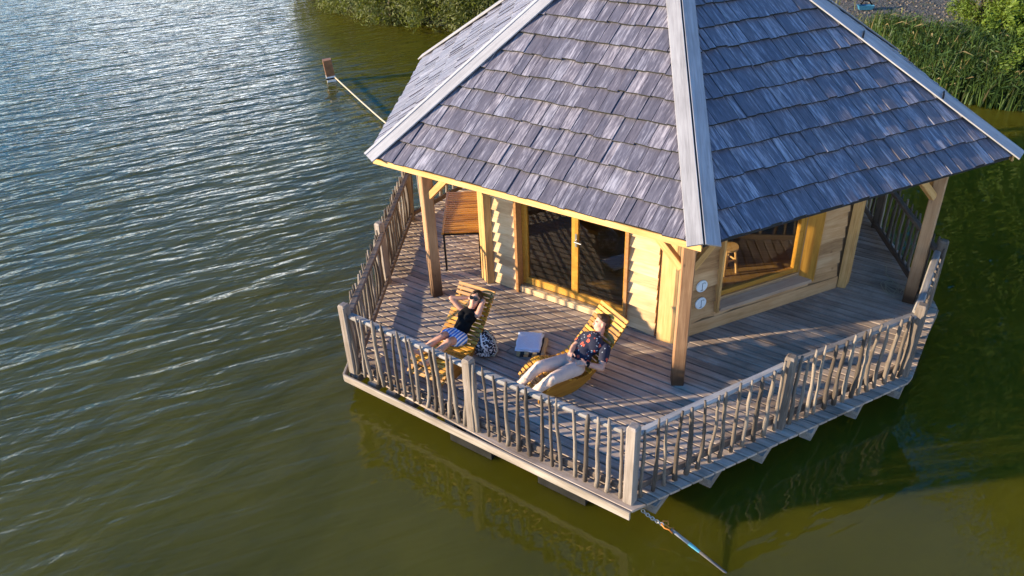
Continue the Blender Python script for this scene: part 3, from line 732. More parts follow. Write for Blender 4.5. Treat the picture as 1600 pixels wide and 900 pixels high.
def head_parts(c, face, crown, k=1.0):
    H = rot_from(face, crown); c = Vector(c)
    P = lambda x, y, z: c + H @ Vector((x*k, y*k, z*k))
    return H, P, [('e', P(0,-.012,.03), (.076*k,.096*k,.088*k), H), ('e', P(0,.018,-.035), (.060*k,.072*k,.080*k), H),
        ('e', P(0,.055,-.085), (.034*k,.03*k,.026*k), H), ('c', P(0,.088,.0), .011*k, P(0,.104,-.032), .015*k),
        ('e', P(0,.083,-.062), (.026*k,.014*k,.011*k), H), ('e', P(.076,-.005,-.012), (.012*k,.02*k,.032*k), H), ('e', P(-.076,-.005,-.012), (.012*k,.02*k,.032*k), H),
        ('e', P(.031,.078,.012), (.017*k,.012*k,.012*k), H), ('e', P(-.031,.078,.012), (.017*k,.012*k,.012*k), H)]
def hand_parts(w, d, palm_n, thumb_side, k=1.0, curl=.6):
    """wrist, pointing direction, palm normal, direction of the thumb"""
    w, d, n = Vector(w), Vector(d).normalized(), Vector(palm_n).normalized(); s = Vector(thumb_side); s = (s-d*s.dot(d)).normalized(); n = (n-d*n.dot(d)-s*n.dot(s)).normalized()
    out = [('c', w, .026*k, w+d*.03*k, .028*k)]
    for i in range(4): out.append(('c', w+d*.03*k+s*(.028-.019*i)*k, .0145*k, w+d*.085*k+s*(.030-.020*i)*k, .0125*k))
    for i, L in enumerate((.072, .08, .074, .058)):
        b = w+d*.085*k+s*(.031-.0215*i)*k
        j1 = b+(d*math.cos(curl*.5)+n*math.sin(curl*.5))*L*.48*k; j2 = j1+(d*math.cos(curl*1.2)+n*math.sin(curl*1.2))*L*.32*k; j3 = j2+(d*math.cos(curl*1.8)+n*math.sin(curl*1.8))*L*.25*k
        out += [('c', b, .0098*k, j1, .0092*k), ('c', j1, .0092*k, j2, .0086*k), ('c', j2, .0086*k, j3, .0078*k)]
    tb = w+d*.025*k+s*.028*k; t1 = tb+(s*.75+d*.65+n*.25).normalized()*.042*k; t2 = t1+(s*.35+d*.85+n*.35).normalized()*.034*k
    out += [('c', tb, .014*k, t1, .0115*k), ('c', t1, .0112*k, t2, .0095*k)]
    return out
def skin(name, col):
    m = plain(name, col, .5, var=.10, scale=14, spec=.35); b = m.node_tree.nodes['Principled BSDF']
    b.inputs['Subsurface Weight'].default_value = .12; b.inputs['Subsurface Radius'].default_value = (.01,.004,.002); return m
M_['skinW'] = skin('tanned_skin', (.52,.27,.18)); M_['skinM'] = skin('fair_skin', (.60,.33,.23))
M_['hairW'] = wood('brown_hair', (.035,.018,.01), (.07,.035,.018), (.12,.065,.035), axis='Z', knots=0, rough=.5)
M_['hairM'] = wood('short_brown_hair', (.06,.03,.015), (.11,.06,.03), (.19,.11,.06), axis='Z', knots=0, rough=.6)
M_['tank'] = plain('black_cotton', (.008,.008,.009), .95, spec=.08)
M_['trouser'] = plain('beige_cotton', (.62,.46,.37), .9, var=.08, scale=9, bump=.25)
M_['shoe'] = plain('black_shoe', (.012,.012,.012), .7, spec=.2)
M_['lens'] = plain('dark_lens', (.005,.005,.006), .3, spec=.25)
def stripes():
    m, nt, b = newmat('blue_white_stripes'); tc = N(nt, 'ShaderNodeTexCoord'); mp = N(nt, 'ShaderNodeMapping'); nt.links.new(tc.outputs['Object'], mp.inputs[0])
    dt = N(nt, 'ShaderNodeVectorMath', operation='DOT_PRODUCT'); nt.links.new(tc.outputs['Object'], dt.inputs[0]); dt.inputs[1].default_value = (.72, -.37, -.59)
    w = N(nt, 'ShaderNodeMath', operation='SINE'); nt.links.new(math_(nt, 'MULTIPLY', dt.outputs['Value'], 150.0), w.inputs[0])
    nt.links.new(ramp(nt, w.outputs[0], [(.0, (.03,.19,.60)), (.25, (.78,.80,.84))]), b.inputs['Base Color']); b.inputs['Roughness'].default_value = .85; return m
M_['shorts'] = stripes()
def floral():
    m, nt, b = newmat('dark_floral_print'); tc = N(nt, 'ShaderNodeTexCoord')
    nz = N(nt, 'ShaderNodeTexNoise'); nz.inputs['Scale'].default_value = 30; nt.links.new(tc.outputs['Object'], nz.inputs['Vector'])
    ad = N(nt, 'ShaderNodeVectorMath', operation='MULTIPLY_ADD'); nt.links.new(nz.outputs['Color'], ad.inputs[0]); ad.inputs[1].default_value = (.05,.05,.05); nt.links.new(tc.outputs['Object'], ad.inputs[2])
    v1 = N(nt, 'ShaderNodeTexVoronoi'); v1.inputs['Scale'].default_value = 13; nt.links.new(ad.outputs[0], v1.inputs['Vector'])
    v2 = N(nt, 'ShaderNodeTexVoronoi'); v2.inputs['Scale'].default_value = 30; nt.links.new(ad.outputs[0], v2.inputs['Vector'])
    f1 = ramp(nt, v1.outputs['Distance'], [(.30, (1,1,1)), (.36, (0,0,0))]); f2 = ramp(nt, v2.outputs['Distance'], [(.24, (1,1,1)), (.30, (0,0,0))])
    sp = N(nt, 'ShaderNodeSeparateColor'); nt.links.new(v1.outputs['Color'], sp.inputs[0]); s2 = N(nt, 'ShaderNodeSeparateColor'); nt.links.new(v2.outputs['Color'], s2.inputs[0])
    c = mixc(nt, math_(nt, 'MULTIPLY', f2, math_(nt, 'GREATER_THAN', s2.outputs[0], .62)), (.012,.014,.035), (.45,.48,.52))
    c = mixc(nt, math_(nt, 'MULTIPLY', f1, math_(nt, 'GREATER_THAN', sp.outputs[0], .42)), c, (.62,.10,.05))
    nt.links.new(c, b.inputs['Base Color']); b.inputs['Roughness'].default_value = .85; return m
M_['floral'] = floral()
V = Vector
def px(x, y, z): return bp(x, y, z)
def LP(Ml, s, t, z): return Ml @ Vector((s, t, z))
# ---- person with sunglasses (left lounger)
def Wz(x, y, z): return bp(660+x/6.43, 440+y/6.43, z)
pw = empty('person', LP(LW_, .7, 0, 0), 'person in black tank top, striped shorts and sunglasses, arms folded behind the head', 'person')
u_, w_ = (LW_.to_3x3() @ V((1,0,0))), (LW_.to_3x3() @ V((0,1,0)))
hd = LP(LW_, .185, .10, .795); nk = LP(LW_, .285, .085, .690); ch = LP(LW_, .36, .07, .600); wa = LP(LW_, .48, .04, .455); pe = LP(LW_, .585, .02, .375)
shR = LP(LW_, .305, -.065, .635); shL = LP(LW_, .325, .225, .645)
hpR = pe - w_*.085; hpL = pe + w_*.085 + u_*.02
knR = Wz(192,548,.555); knL = Wz(262,608,.535); anR = LP(LW_, 1.16, -.20, .385); anL = LP(LW_, 1.24, -.02, .33)
elR = Wz(290,165,.80); elL = Wz(612,195,.80); wrR = hd + V((-.075,.05,-.01)); wrL = hd + V((.085,.03,-.02))
face_w = V((-.12,-.80,.52)); H, P, hp = head_parts(hd, face_w, V((.30,.5,.85)), 1.06)
back = (LW_.to_3x3() @ V((-.7,0,-.7)))
torso = [('e', ch, (.135,.085,.13), rot_from(-back, nk-pe)), ('e', wa, (.112,.082,.12), rot_from(-back, nk-pe)), ('e', pe, (.15,.098,.10), rot_from(-back, nk-pe)), ('c', shR, .045, shL, .045), ('c', ch, .09, wa, .085),
         ('e', ch+(shL-shR).normalized()*.06+V((-.02,-.055,.035)), (.058,.055,.055), None), ('e', ch-(shL-shR).normalized()*.06+V((-.02,-.055,.035)), (.058,.055,.055), None)]
legs = [('c', hpR, .083, knR, .054), ('c', hpL, .083, knL, .054), ('c', knR, .053, knR*.6+anR*.4, .052), ('c', knR*.6+anR*.4, .052, anR, .033), ('c', knL, .053, knL*.6+anL*.4, .052), ('c', knL*.6+anL*.4, .052, anL, .033)]
feet = []
for an, dr in ((anR, V((-.75,-.35,.42))), (anL, V((-.45,-.75,.45)))):
    dr.normalize(); feet += [('e', an-dr*.015-V((0,0,.025)), (.032,.032,.036), None), ('c', an-V((0,0,.012)), .031, an+dr*.12-V((0,0,.005)), .028)]
    sd = dr.cross(V((0,0,1))).normalized()
    for i in range(5): feet.append(('c', an+dr*.11+sd*(-.028+.014*i), .0105, an+dr*(.165-.006*abs(i-1))+sd*(-.03+.0145*i), .0085))
arms = [('c', shR, .046, elR, .036), ('c', shL, .046, elL, .036), ('c', elR, .036, wrR, .025), ('c', elL, .036, wrL, .025)]
arms += hand_parts(wrR, V((1,.25,.05)), V((0,-1,.2)), V((0,.2,1)), .92, .5) + hand_parts(wrL, V((-1,.35,.1)), V((0,-1,.2)), V((0,.2,1)), .92, .5)
neck = [('c', nk, .050, hd-(H@V((0,.01,.04))), .048)]
put('body', blob(torso+legs+feet+arms+neck+hp, .0075, 5), M_['skinW'], pw)
def infl(ps, d): return [('c', p[1], p[2]+d, p[3], p[4]+d) if p[0] == 'c' else ('e', p[1], tuple(r+d for r in p[2]), p[3]) for p in ps]
tk = [p for p in infl(torso, .010) if p[0] == 'e'][:2] + infl([torso[5], torso[6], torso[4]], .010) + [('c', ch+w_*.085+V((0,0,.03)), .03, shL-w_*.055+V((-.01,-.03,.02)), .026), ('c', ch-w_*.085+V((0,0,.03)), .03, shR+w_*.055+V((-.01,-.03,.02)), .026), ('c', ch+w_*.08, .05, wa+w_*.05, .07), ('c', ch-w_*.08, .05, wa-w_*.05, .07)]
put('tank_top', blob(tk, .009, 4), M_['tank'], pw)
put('shorts', blob([('e', pe, (.168,.115,.112), rot_from(-back, nk-pe)), ('e', wa*.35+pe*.65, (.135,.10,.07), rot_from(-back, nk-pe)), ('c', hpR, .102, hpR*.55+knR*.45, .098), ('c', hpL, .102, hpL*.55+knL*.45, .098)], .010, 4), M_['shorts'], pw)
hair = [('e', P(0,-.030,.048), (.090,.100,.092), H), ('e', P(0,-.06,-.03), (.088,.068,.11), H), ('e', P(.066,-.03,-.06), (.032,.05,.10), H), ('e', P(-.070,-.02,-.07), (.036,.052,.11), H), ('c', P(-.085,-.01,-.10), .034, P(-.10,.0,-.17), .02), ('c', P(.03,.06,.085), .025, P(.07,.0,.02), .025), ('c', P(-.03,.06,.085), .025, P(-.07,.0,.02), .025)]
put('hair', blob(hair, .008, 4), M_['hairW'], pw)
gl = MB()
for sx in (-1, 1): gl.tube([P(sx*.034,.094,.012), P(sx*.034,.101,.011)], [.030,.029], 16)
gl.tube([P(-.012,.102,.018), P(.012,.102,.018)], .004, 6)
for sx in (-1, 1): gl.tube([P(sx*.062,.092,.018), P(sx*.079,.05,.016), P(sx*.082,-.01,.012)], .0035, 6)
gl.build('sunglasses', M_['lens'], pw)
gl = MB().add([], []); 
# ---- person in beige trousers (right lounger)
def Mz(x, y, z): return bp(780+x/4.736, 460+y/4.736, z)
pm = empty('person', LP(LM_, .7, 0, 0), 'person in dark floral shirt and beige trousers, head turned aside on the lounger', 'person')
u_, w_ = (LM_.to_3x3() @ V((1,0,0))), (LM_.to_3x3() @ V((0,1,0)))
back = (LM_.to_3x3() @ V((-.7,0,-.7)))
hd = Mz(757,212,.725); nk = Mz(738,300,.615); pe = Mz(548,515,.385); ch = nk*.68+pe*.32+V((0,0,.015)); wa = nk*.30+pe*.70-V((0,0,.01))
shR = Mz(640,312,.56); shL = Mz(788,400,.55)
hpR = pe-w_*.09; hpL = pe+w_*.09
knR = Mz(300,535,.50); knL = Mz(402,622,.46); anR = Mz(160,655,.235); anL = Mz(262,718,.215)
elR = Mz(553,388,.53); elL = Mz(755,545,.42); wrR = Mz(530,425,.555); wrL = Mz(640,512,.52)
H, P, hp = head_parts(hd, V((-.93,-.15,.30)), V((.30,.42,.85)), 1.03)
torso = [('e', ch, (.175,.11,.16), rot_from(-back, nk-pe)), ('e', wa, (.15,.105,.14), rot_from(-back, nk-pe)), ('e', pe, (.16,.11,.11), rot_from(-back, nk-pe)), ('c', shR, .058, shL, .058), ('c', ch, .11, wa, .105)]
legs = [('c', hpR, .093, knR, .066), ('c', hpL, .093, knL, .066), ('c', knR, .062, knR*.6+anR*.4, .060), ('c', knR*.6+anR*.4, .06, anR, .038), ('c', knL, .062, knL*.6+anL*.4, .060), ('c', knL*.6+anL*.4, .06, anL, .038)]
arms = [('c', shR, .058, elR, .045), ('c', shL, .058, elL, .045), ('c', elR, .045, wrR, .030), ('c', elL, .046, wrL, .031)]
arms += hand_parts(wrR, (V((-.15,-.8,-.1))), V((.3,.2,-1)), V((.9,-.1,.3)), 1.0, .55) + hand_parts(wrL, V((-.95,.25,-.05)), V((0,.2,-1)), V((0,.9,.4)), 1.0, .55)
neck = [('c', nk, .060, hd-(H@V((0,.015,.05))), .058)]
put('body', blob(torso+legs+arms+neck+hp, .0075, 5), M_['skinM'], pm)
sh = infl(torso[:2]+torso[3:], .014) + [('c', shR, .075, shR*.42+elR*.58, .068), ('c', shL, .075, shL*.42+elL*.58, .068), ('e', wa*.55+pe*.45, (.165,.118,.09), rot_from(-back, nk-pe))]
put('shirt', blob(sh, .010, 3), M_['floral'], pm)
tr = [('e', pe-(nk-pe).normalized()*.02, (.176,.125,.10), rot_from(-back, nk-pe))] + [('c', hpR, .112, knR, .082), ('c', hpL, .112, knL, .082)] + [('c', knR, .080, anR, .056), ('c', knL, .080, anL, .056)]
rr = random.Random(5)
for a, b, r_ in ((hpR, knR, .10), (hpL, knL, .10), (knR, anR, .072), (knL, anL, .072)):   # folds in the cloth
    for i in range(7):
        t = rr.uniform(.08,.95); c = a+(b-a)*t; d = (b-a).normalized(); x = d.orthogonal().normalized(); x.rotate(Matrix.Rotation(rr.uniform(0,6.28), 3, d)); y = d.cross(x)
        q = r_*(1-.25*t); tr.append(('c', c+x*q*.95, .019, c+(y*.95+x*.3)*q*.98+d*.03, .014))
put('trousers', blob(tr, .008, 2), M_['trouser'], pm)
for an, nm in ((anR, V((-.72,-.55,.32))), (anL, V((-.70,-.62,.15)))):
    d = nm.normalized(); s = d.cross(V((0,0,1))).normalized()
    put('shoe', blob([('c', an-d*.03-V((0,0,.045)), .043, an+d*.06-V((0,0,.05)), .042), ('c', an+d*.06-V((0,0,.05)), .042, an+d*.17-V((0,0,.045)), .034), ('c', an, .045, an-V((0,0,.05)), .044)], .009, 3), M_['shoe'], pm)
hair = [('e', P(0,-.022,.050), (.083,.100,.088), H), ('e', P(0,-.068,.0), (.074,.055,.075), H), ('c', P(.055,.035,.085), .028, P(-.055,.035,.085), .028), ('c', P(.03,.05,.095), .026, P(-.03,.05,.095), .026)]
put('hair', blob(hair, .008, 2), M_['hairM'], pm)
d = (wrL-elL).normalized()
MB().tube([wrL-d*.045, wrL-d*.015], [.037,.036], 14).build('watch_strap', M_['shoe'], pm, smooth=True)
MB().tube([wrL-d*.03+V((0,-.02,.03)), wrL-d*.03+V((0,-.028,.043))], .021, 12).build('watch', M_['lens'], pm)
for sx in (-1, 1): MB().tube([P(sx*.034,.090,.012), P(sx*.034,.0945,.012)], [.010,.007], 8).build('eyelid', M_['skinM'], pm, smooth=True)

# ------------------------------------------------------------------ small things on the deck
def bagmat():
    m, nt, b = newmat('black_white_print'); tc = N(nt, 'ShaderNodeTexCoord'); nz = N(nt, 'ShaderNodeTexNoise'); nz.inputs['Scale'].default_value = 22; nz.inputs['Detail'].default_value = 2; nz.inputs['Distortion'].default_value = 1.5; nt.links.new(tc.outputs['Object'], nz.inputs['Vector'])
    nt.links.new(ramp(nt, nz.outputs[0], [(.53, (.012,.014,.025)), (.57, (.72,.72,.72))]), b.inputs['Base Color']); b.inputs['Roughness'].default_value = .8; return m
M_['bag'] = bagmat()
bc = bp(757,553,.0)
bag = empty('backpack', bc, 'black and white patterned drawstring bag with pale cords beside the left lounger', 'bag')
bb = blob([('e', bc+1.22*V((0,0,.15)), (.19,.175,.183), None), ('e', bc+1.22*V((.02,0,.07)), (.183,.16,.09), None), ('e', bc+1.22*V((-.02,.03,.25)), (.12,.12,.085), None), ('c', bc+1.22*V((-.05,.06,.28)), .04, bc+1.22*V((-.03,.08,.34)), .025)], .012, 4)
put('sack', bb, M_['bag'], bag)
MB().tube([bc+1.22*V((-.03,.07,.33)), bc+1.22*V((.06,-.02,.33)), bc+1.22*V((.15,-.09,.24)), bc+1.22*V((.17,-.11,.13)), bc+1.22*V((.13,-.11,.05)), bc+1.22*V((.08,-.10,.06))], .011, 7).build('cord', M_['rope'], bag, smooth=True)
MB().tube([bc+1.22*V((-.03,.07,.33)), bc+1.22*V((-.02,-.06,.31)), bc+1.22*V((.0,-.14,.22)), bc+1.22*V((.06,-.16,.16))], .014, 7).build('cord', M_['white'], bag, smooth=True)
MB().tube([bc+1.22*V((-.10,-.10,.12)), bc+1.22*V((-.17,-.10,.10)), bc+1.22*V((-.18,-.12,.02)), bc+1.22*V((-.12,-.15,.012))], .009, 7).build('cord', M_['rope'], bag, smooth=True)
def towel(name, x, y, L, W, z0, layers, th, rotz, mat, label, seed):
    q = random.Random(seed); root = empty(name, (x, y, z0), label, 'towel')
    for i in range(layers):
        n = 14; mb = MB(); zb = z0+i*th; dx, dy = q.uniform(-.012,.012), q.uniform(-.012,.012); ph = q.uniform(0,6)
        Mt = Matrix.Translation((x+dx, y+dy, zb)) @ Matrix.Rotation(R(rotz)+q.uniform(-.03,.03), 4, 'Z')
        for lay in (0, 1):
            for a in range(n+1):
                for b in range(n+1):
                    u, v = a/n-.5, b/n-.5; ed = max(abs(u), abs(v))*2
                    h = th*.95 if lay else .0
                    if lay: h -= th*.35*max(0, ed-.82)/.18; h += .006*math.sin(u*9+ph)*math.cos(v*7+ph)*(i == layers-1)
                    mb.v.append((u*L*(1 if not lay else .985)+.006*math.sin(v*11+ph), v*W+.006*math.sin(u*12+ph), h))
        m1 = (n+1)**2
        for a in range(n):
            for b in range(n):
                i0 = a*(n+1)+b; mb.f += [(i0+m1, i0+m1+n+1, i0+m1+n+2, i0+m1+1), (i0, i0+1, i0+n+2, i0+n+1)]
        ring = [b for b in range(n)] + [a*(n+1)+n for a in range(n)] + [n*(n+1)+b for b in range(n, 0, -1)] + [a*(n+1) for a in range(n, 0, -1)]
        for r0, r1 in zip(ring, ring[1:]+ring[:1]): mb.f.append((r0, r0+m1, r1+m1, r1))
        mb.build('fold', M_[mat], root, Mt, smooth=True)
    return root
def towelstripe():
    m, nt, b = newmat('tan_black_stripe'); tc = N(nt, 'ShaderNodeTexCoord'); w = N(nt, 'ShaderNodeTexWave', wave_type='BANDS', bands_direction='X'); w.inputs['Scale'].default_value = 2.6; w.inputs['Distortion'].default_value = .5; nt.links.new(tc.outputs['Object'], w.inputs['Vector'])
    nt.links.new(ramp(nt, w.outputs[0], [(.45, (.02,.025,.03)), (.52, (.48,.33,.16))]), b.inputs['Base Color']); b.inputs['Roughness'].default_value = .95; return m
M_['towel2'] = towelstripe(); M_['towel1'] = plain('pale_blue_towel', (.72,.78,.88), .95, var=.06, scale=60, bump=.4)
tc_ = bp(829,541,.05)
towel('folded_blanket', tc_.x+.03, tc_.y+.0, .40, .42, .003, 2, .045, -6, 'towel2', 'dark and tan striped blanket folded under the pale blue towel', 3)
towel('folded_towel', tc_.x-.01, tc_.y+.03, .36, .44, .095, 2, .022, -4, 'towel1', 'pale blue folded towel lying on top of the striped blanket', 4)
# round discs on the wall
for z, wx, lab in ((.82, .42, 'upper pale blue round disc on the wall beside the front post'), (.53, .43, 'lower pale blue round disc on the wall beside the front post')):
    rt = empty('round_sign', Mw2 @ V((wx, -.075, z)), lab, 'sign', 'pale round discs on the cabin wall')
    Md = Mw2 @ Matrix.Translation((wx, -.062, z))
    MB().tube([(0,0,0),(0,-.012,0),(0,-.02,0)], [.095,.095,.088], 32).build('disc', M_['disc'], rt, Md)
    MB().box((-.004,-.0225,-.06),(.004,-.0202,.055)).box((-.028,-.0225,-.066),(.018,-.0202,-.058)).box((.004,-.0224,.052),(.042,-.0203,.058)).box((.040,-.0225,.035),(.046,-.0202,.053)).build('mark', M_['ink'], rt, Md)
# coil of cable by the right-hand roof post
cc = bp(1396,452,.0); pts = []
for i in range(64):
    a = i*.42; r_ = .13+.05*math.sin(i*.37)+.02*math.sin(i*1.3); pts.append(cc+V((r_*math.cos(a)*.8+.05*math.sin(i*.11), r_*math.sin(a)*1.25+.04*math.cos(i*.17), .012+.006*(i%11)/3)))
pts += [cc+V((.05,.25,.012)), cc+V((.02,.45,.012)), cc+V((.12,.75,.012))]
tag(MB().tube(pts, .006, 6).build('cable', M_['rope'], smooth=True), 'loose coil of pale cable on the boards by the right roof post', 'cable')

# ------------------------------------------------------------------ stool inside the window
st = empty('stool', Mw2 @ V((1.84,1.10,.062)), 'yellow wooden stool seen through the picture window', 'stool')
Ms = Mw2 @ Matrix.Translation((1.84,1.10,.062))
MB().tube([(0,0,.44),(0,0,.475)], .17, 24).build('seat', M_['fresh'], st, Ms)
for a in (45, 135, 225, 315):
    x, y = math.cos(R(a)), math.sin(R(a)); MB().tube([(x*.12,y*.12,.44),(x*.18,y*.18,.0)], .022, 8).build('leg', M_['fresh'], st, Ms)
for a in (0, 90, 180, 270):
    x, y = math.cos(R(a-45)), math.sin(R(a-45)); x2, y2 = math.cos(R(a+45)), math.sin(R(a+45)); MB().tube([(x*.14,y*.14,.24),(x2*.14,y2*.14,.24)], .016, 8).build('rung', M_['fresh'], st, Ms)

# ------------------------------------------------------------------ moorings
mp_ = bp(518,126,WZ)
post = empty('mooring_post', mp_, 'short rusty brown mooring post with a white foot standing in the lake', 'post')
Mp = Matrix.Translation(mp_) @ Matrix.Rotation(R(22), 4, 'Z') @ Matrix.Rotation(R(-4), 4, 'Y')
mb = MB().box((-.13,-.13,.17), (.13,.13,.66)); mb.build('shaft', M_['rustpost'], post, Mp)
MB().box((-.132,-.132,-.6), (.132,.132,.17)).build('foot', M_['white'], post, Mp)
MB().tube([(-.14,-.14,.10),(.14,-.14,.10),(.14,.14,.10),(-.14,.14,.10),(-.14,-.14,.10)], .025, 7).build('collar', M_['black'], post, Mp)
ra, rb = mp_+V((.18,-.15,.14)), V((-3.72,2.2,-.10))
mid = [ra.lerp(rb, t)+V((0,0,-.10*math.sin(math.pi*t))) for t in (0,.1,.25,.4,.55,.7,.85,1)]
tag(MB().tube(mid, .022, 8).build('mooring_rope', M_['rope'], smooth=True), 'pale rope running from the rusty post to the back of the deck', 'rope')
# front chain, hook, strap
root = empty('mooring_line', (-.45,-6.3,-.2), 'chain, orange hook and grey strap running from the near deck corner into the water', 'mooring line')
c0 = bp(1003,797,-.12); c1 = bp(1036,820,-.20); c2 = bp(1051,829,-.235); c3 = bp(1132,893,WZ)
n = 9
for i in range(n):
    p = c0.lerp(c1, (i+.5)/n)+V((0,0,-.015*math.sin(math.pi*(i+.5)/n))); d = (c1-c0).normalized(); s = d.orthogonal().normalized(); s.rotate(Matrix.Rotation(i*math.pi/2+.4, 3, d)); L = (c1-c0).length/n*.72
    MB().tube([p+d*L*math.cos(a)+s*.018*math.sin(a) for a in [k*math.pi/6 for k in range(13)]], .006, 6, cap=False).build('chain_link', M_['steel'], root, smooth=True)
d = (c2-c1).normalized(); s = d.cross(V((0,0,1))).normalized()
MB().tube([c1-d*.02, c1+d*.03+s*.03, c1+d*.08+s*.015, c1+d*.13+s*.035, c2+s*.0, c1+d*.12-s*.035, c1+d*.08-s*.012, c1+d*.02-s*.02, c1-d*.02], .010, 7).build('hook', M_['rust'], root, smooth=True)
MB().tube([c1-d*.0, c1-d*.02-s*.05, c1+d*.03-s*.08, c1+d*.05-s*.04], .009, 7).build('latch', M_['rust'], root, smooth=True)
dv = (c3-c2).normalized(); c4 = c2+dv*.22; c5 = c2+dv*.36
MB().tube([c2-dv*.02, c2+dv*.05, c4], .024, 8, squash=.35).build('strap_sleeve', M_['steel2'] if 'steel2' in M_ else plain('grey_sleeve', (.25,.25,.24), .8), root, smooth=True)
MB().tube([c4, c5], [.026,.021], 8, squash=.4).build('strap_label', M_['cyan'], root)
MB().tube([c5, c3*.6+c5*.4, c3, c3+dv*.7], [.020,.019,.018,.018], 8, squash=.4).build('strap', M_['strap'], root, smooth=True)

# ------------------------------------------------------------------ vegetation
def leaf_cloud(seed, n, rx, ry, rz, size, nclump, asp=.45, droop=.2):
    q = random.Random(seed); mb = MB(); cl = []
    for i in range(nclump):
        while True:
            x, y, z = q.uniform(-1,1), q.uniform(-1,1), q.uniform(-1,1)
            r2 = x*x+y*y+z*z
            if .18 < r2 < 1: break
        cl.append((V((x*rx, y*ry, z*rz)), q.uniform(.16,.34)*min(rx,ry,rz)*1.3))
    for i in range(n):
        c, r_ = cl[i % nclump]
        d = V((q.gauss(0,1), q.gauss(0,1), q.gauss(0,1))).normalized(); p = c + d*r_*(q.random()**.45)
        nn = (d+V((q.uniform(-.6,.6), q.uniform(-.6,.6), q.uniform(-.1,.9)))).normalized(); t = nn.orthogonal().normalized(); t.rotate(Matrix.Rotation(q.uniform(0,6.28), 3, nn)); t = (t+V((0,0,-droop))).normalized(); b = nn.cross(t)
        L = size*q.uniform(.6,1.3); w = L*asp
        mb.add([p-t*L*.5, p+b*w*.5, p+t*L*.5+nn*L*.1, p-b*w*.5], [(0,1,2,3)])
    return mb
def tree_meshes(seed, h, rx, rz, leaf, mat, n, ncl, lowest, asp=.45):
    q = random.Random(seed); mb = MB(); tops = []
    mb.tube([(0,0,-.3),(q.uniform(-.05,.05)*h*.3,0,h*.25),(q.uniform(-.06,.06)*h,q.uniform(-.05,.05)*h,h*.55),(0,0,h*.88)], [h*.022+.03,h*.018+.02,h*.012+.012,.012], 8)
    for i in range(9):
        a = i*2.4+q.uniform(-.4,.4); z0 = h*q.uniform(.12,.5); L = rx*q.uniform(.55,.95); z1 = z0+h*q.uniform(.1,.3)
        mb.tube([(0,0,z0),(math.cos(a)*L*.5,math.sin(a)*L*.5,(z0+z1)/2+.05*h),(math.cos(a)*L,math.sin(a)*L,z1)], [.012*h+.01,.008*h+.006,.006], 6)
    tm = mb.mesh('trunk', M_['bark'], True)
    lc = leaf_cloud(seed+1, n, rx, rx*.92, rz, leaf, ncl, asp); lc.v = [(x, y, z+lowest+rz) for x, y, z in lc.v]
    return tm, lc.mesh('crown', M_[mat])
TYPES = {'willow': tree_meshes(11, 4.6, 2.3, 2.2, .17, 'leafA', 15000, 130, -.35, .33), 'bush': tree_meshes(21, 2.6, 1.5, 1.2, .13, 'leafB', 9000, 80, .1),
         'tall': tree_meshes(31, 11, 3.2, 5.0, .20, 'leafB', 24000, 170, .9), 'low': tree_meshes(41, 1.0, .75, .5, .10, 'leafB', 3500, 40, .02)}
def tree(kind, name, x, y, sc, rot, label, group, cat='tree', zs=1.0):
    z = max(ground_z(x, y), WZ-.3); root = bpy.data.objects.new(name, None); M = Matrix.Translation((x, y, z)) @ Matrix.Rotation(rot, 4, 'Z') @ Matrix.Diagonal((sc, sc, sc*zs, 1))
    link(root, None, M); tag(root, label, cat, group)
    for nm, me in zip(('trunk', 'crown'), TYPES[kind]): link(bpy.data.objects.new(nm, me), root, M)
g1 = 'leafy shrubs on the far left bank'
for i, (x, y, sc, rz, lab) in enumerate((
  (-13.2, 24.0, .80, .3, 'leftmost willow shrub overhanging the water at the top edge'),
  (-11.2, 21.0, .78, 1.9, 'second willow shrub from the left at the top edge, leaning over the water'),
  (-9.0, 18.9, .85, 3.3, 'third willow shrub from the left, near the rusty mooring post'),
  (-6.9, 17.9, .85, 4.4, 'fourth willow shrub from the left, just left of the roof edge'),
  (-4.9, 17.2, .9, 5.6, 'willow shrub at the top edge nearest the roof'),
  (-7.6, 22.5, 1.35, 5.2, 'larger willow behind the shrubs on the far left bank'))):
    tree('willow', 'willow_shrub', x, y, sc, rz, lab, g1, 'shrub')
g2 = 'trees and bushes on the right bank'
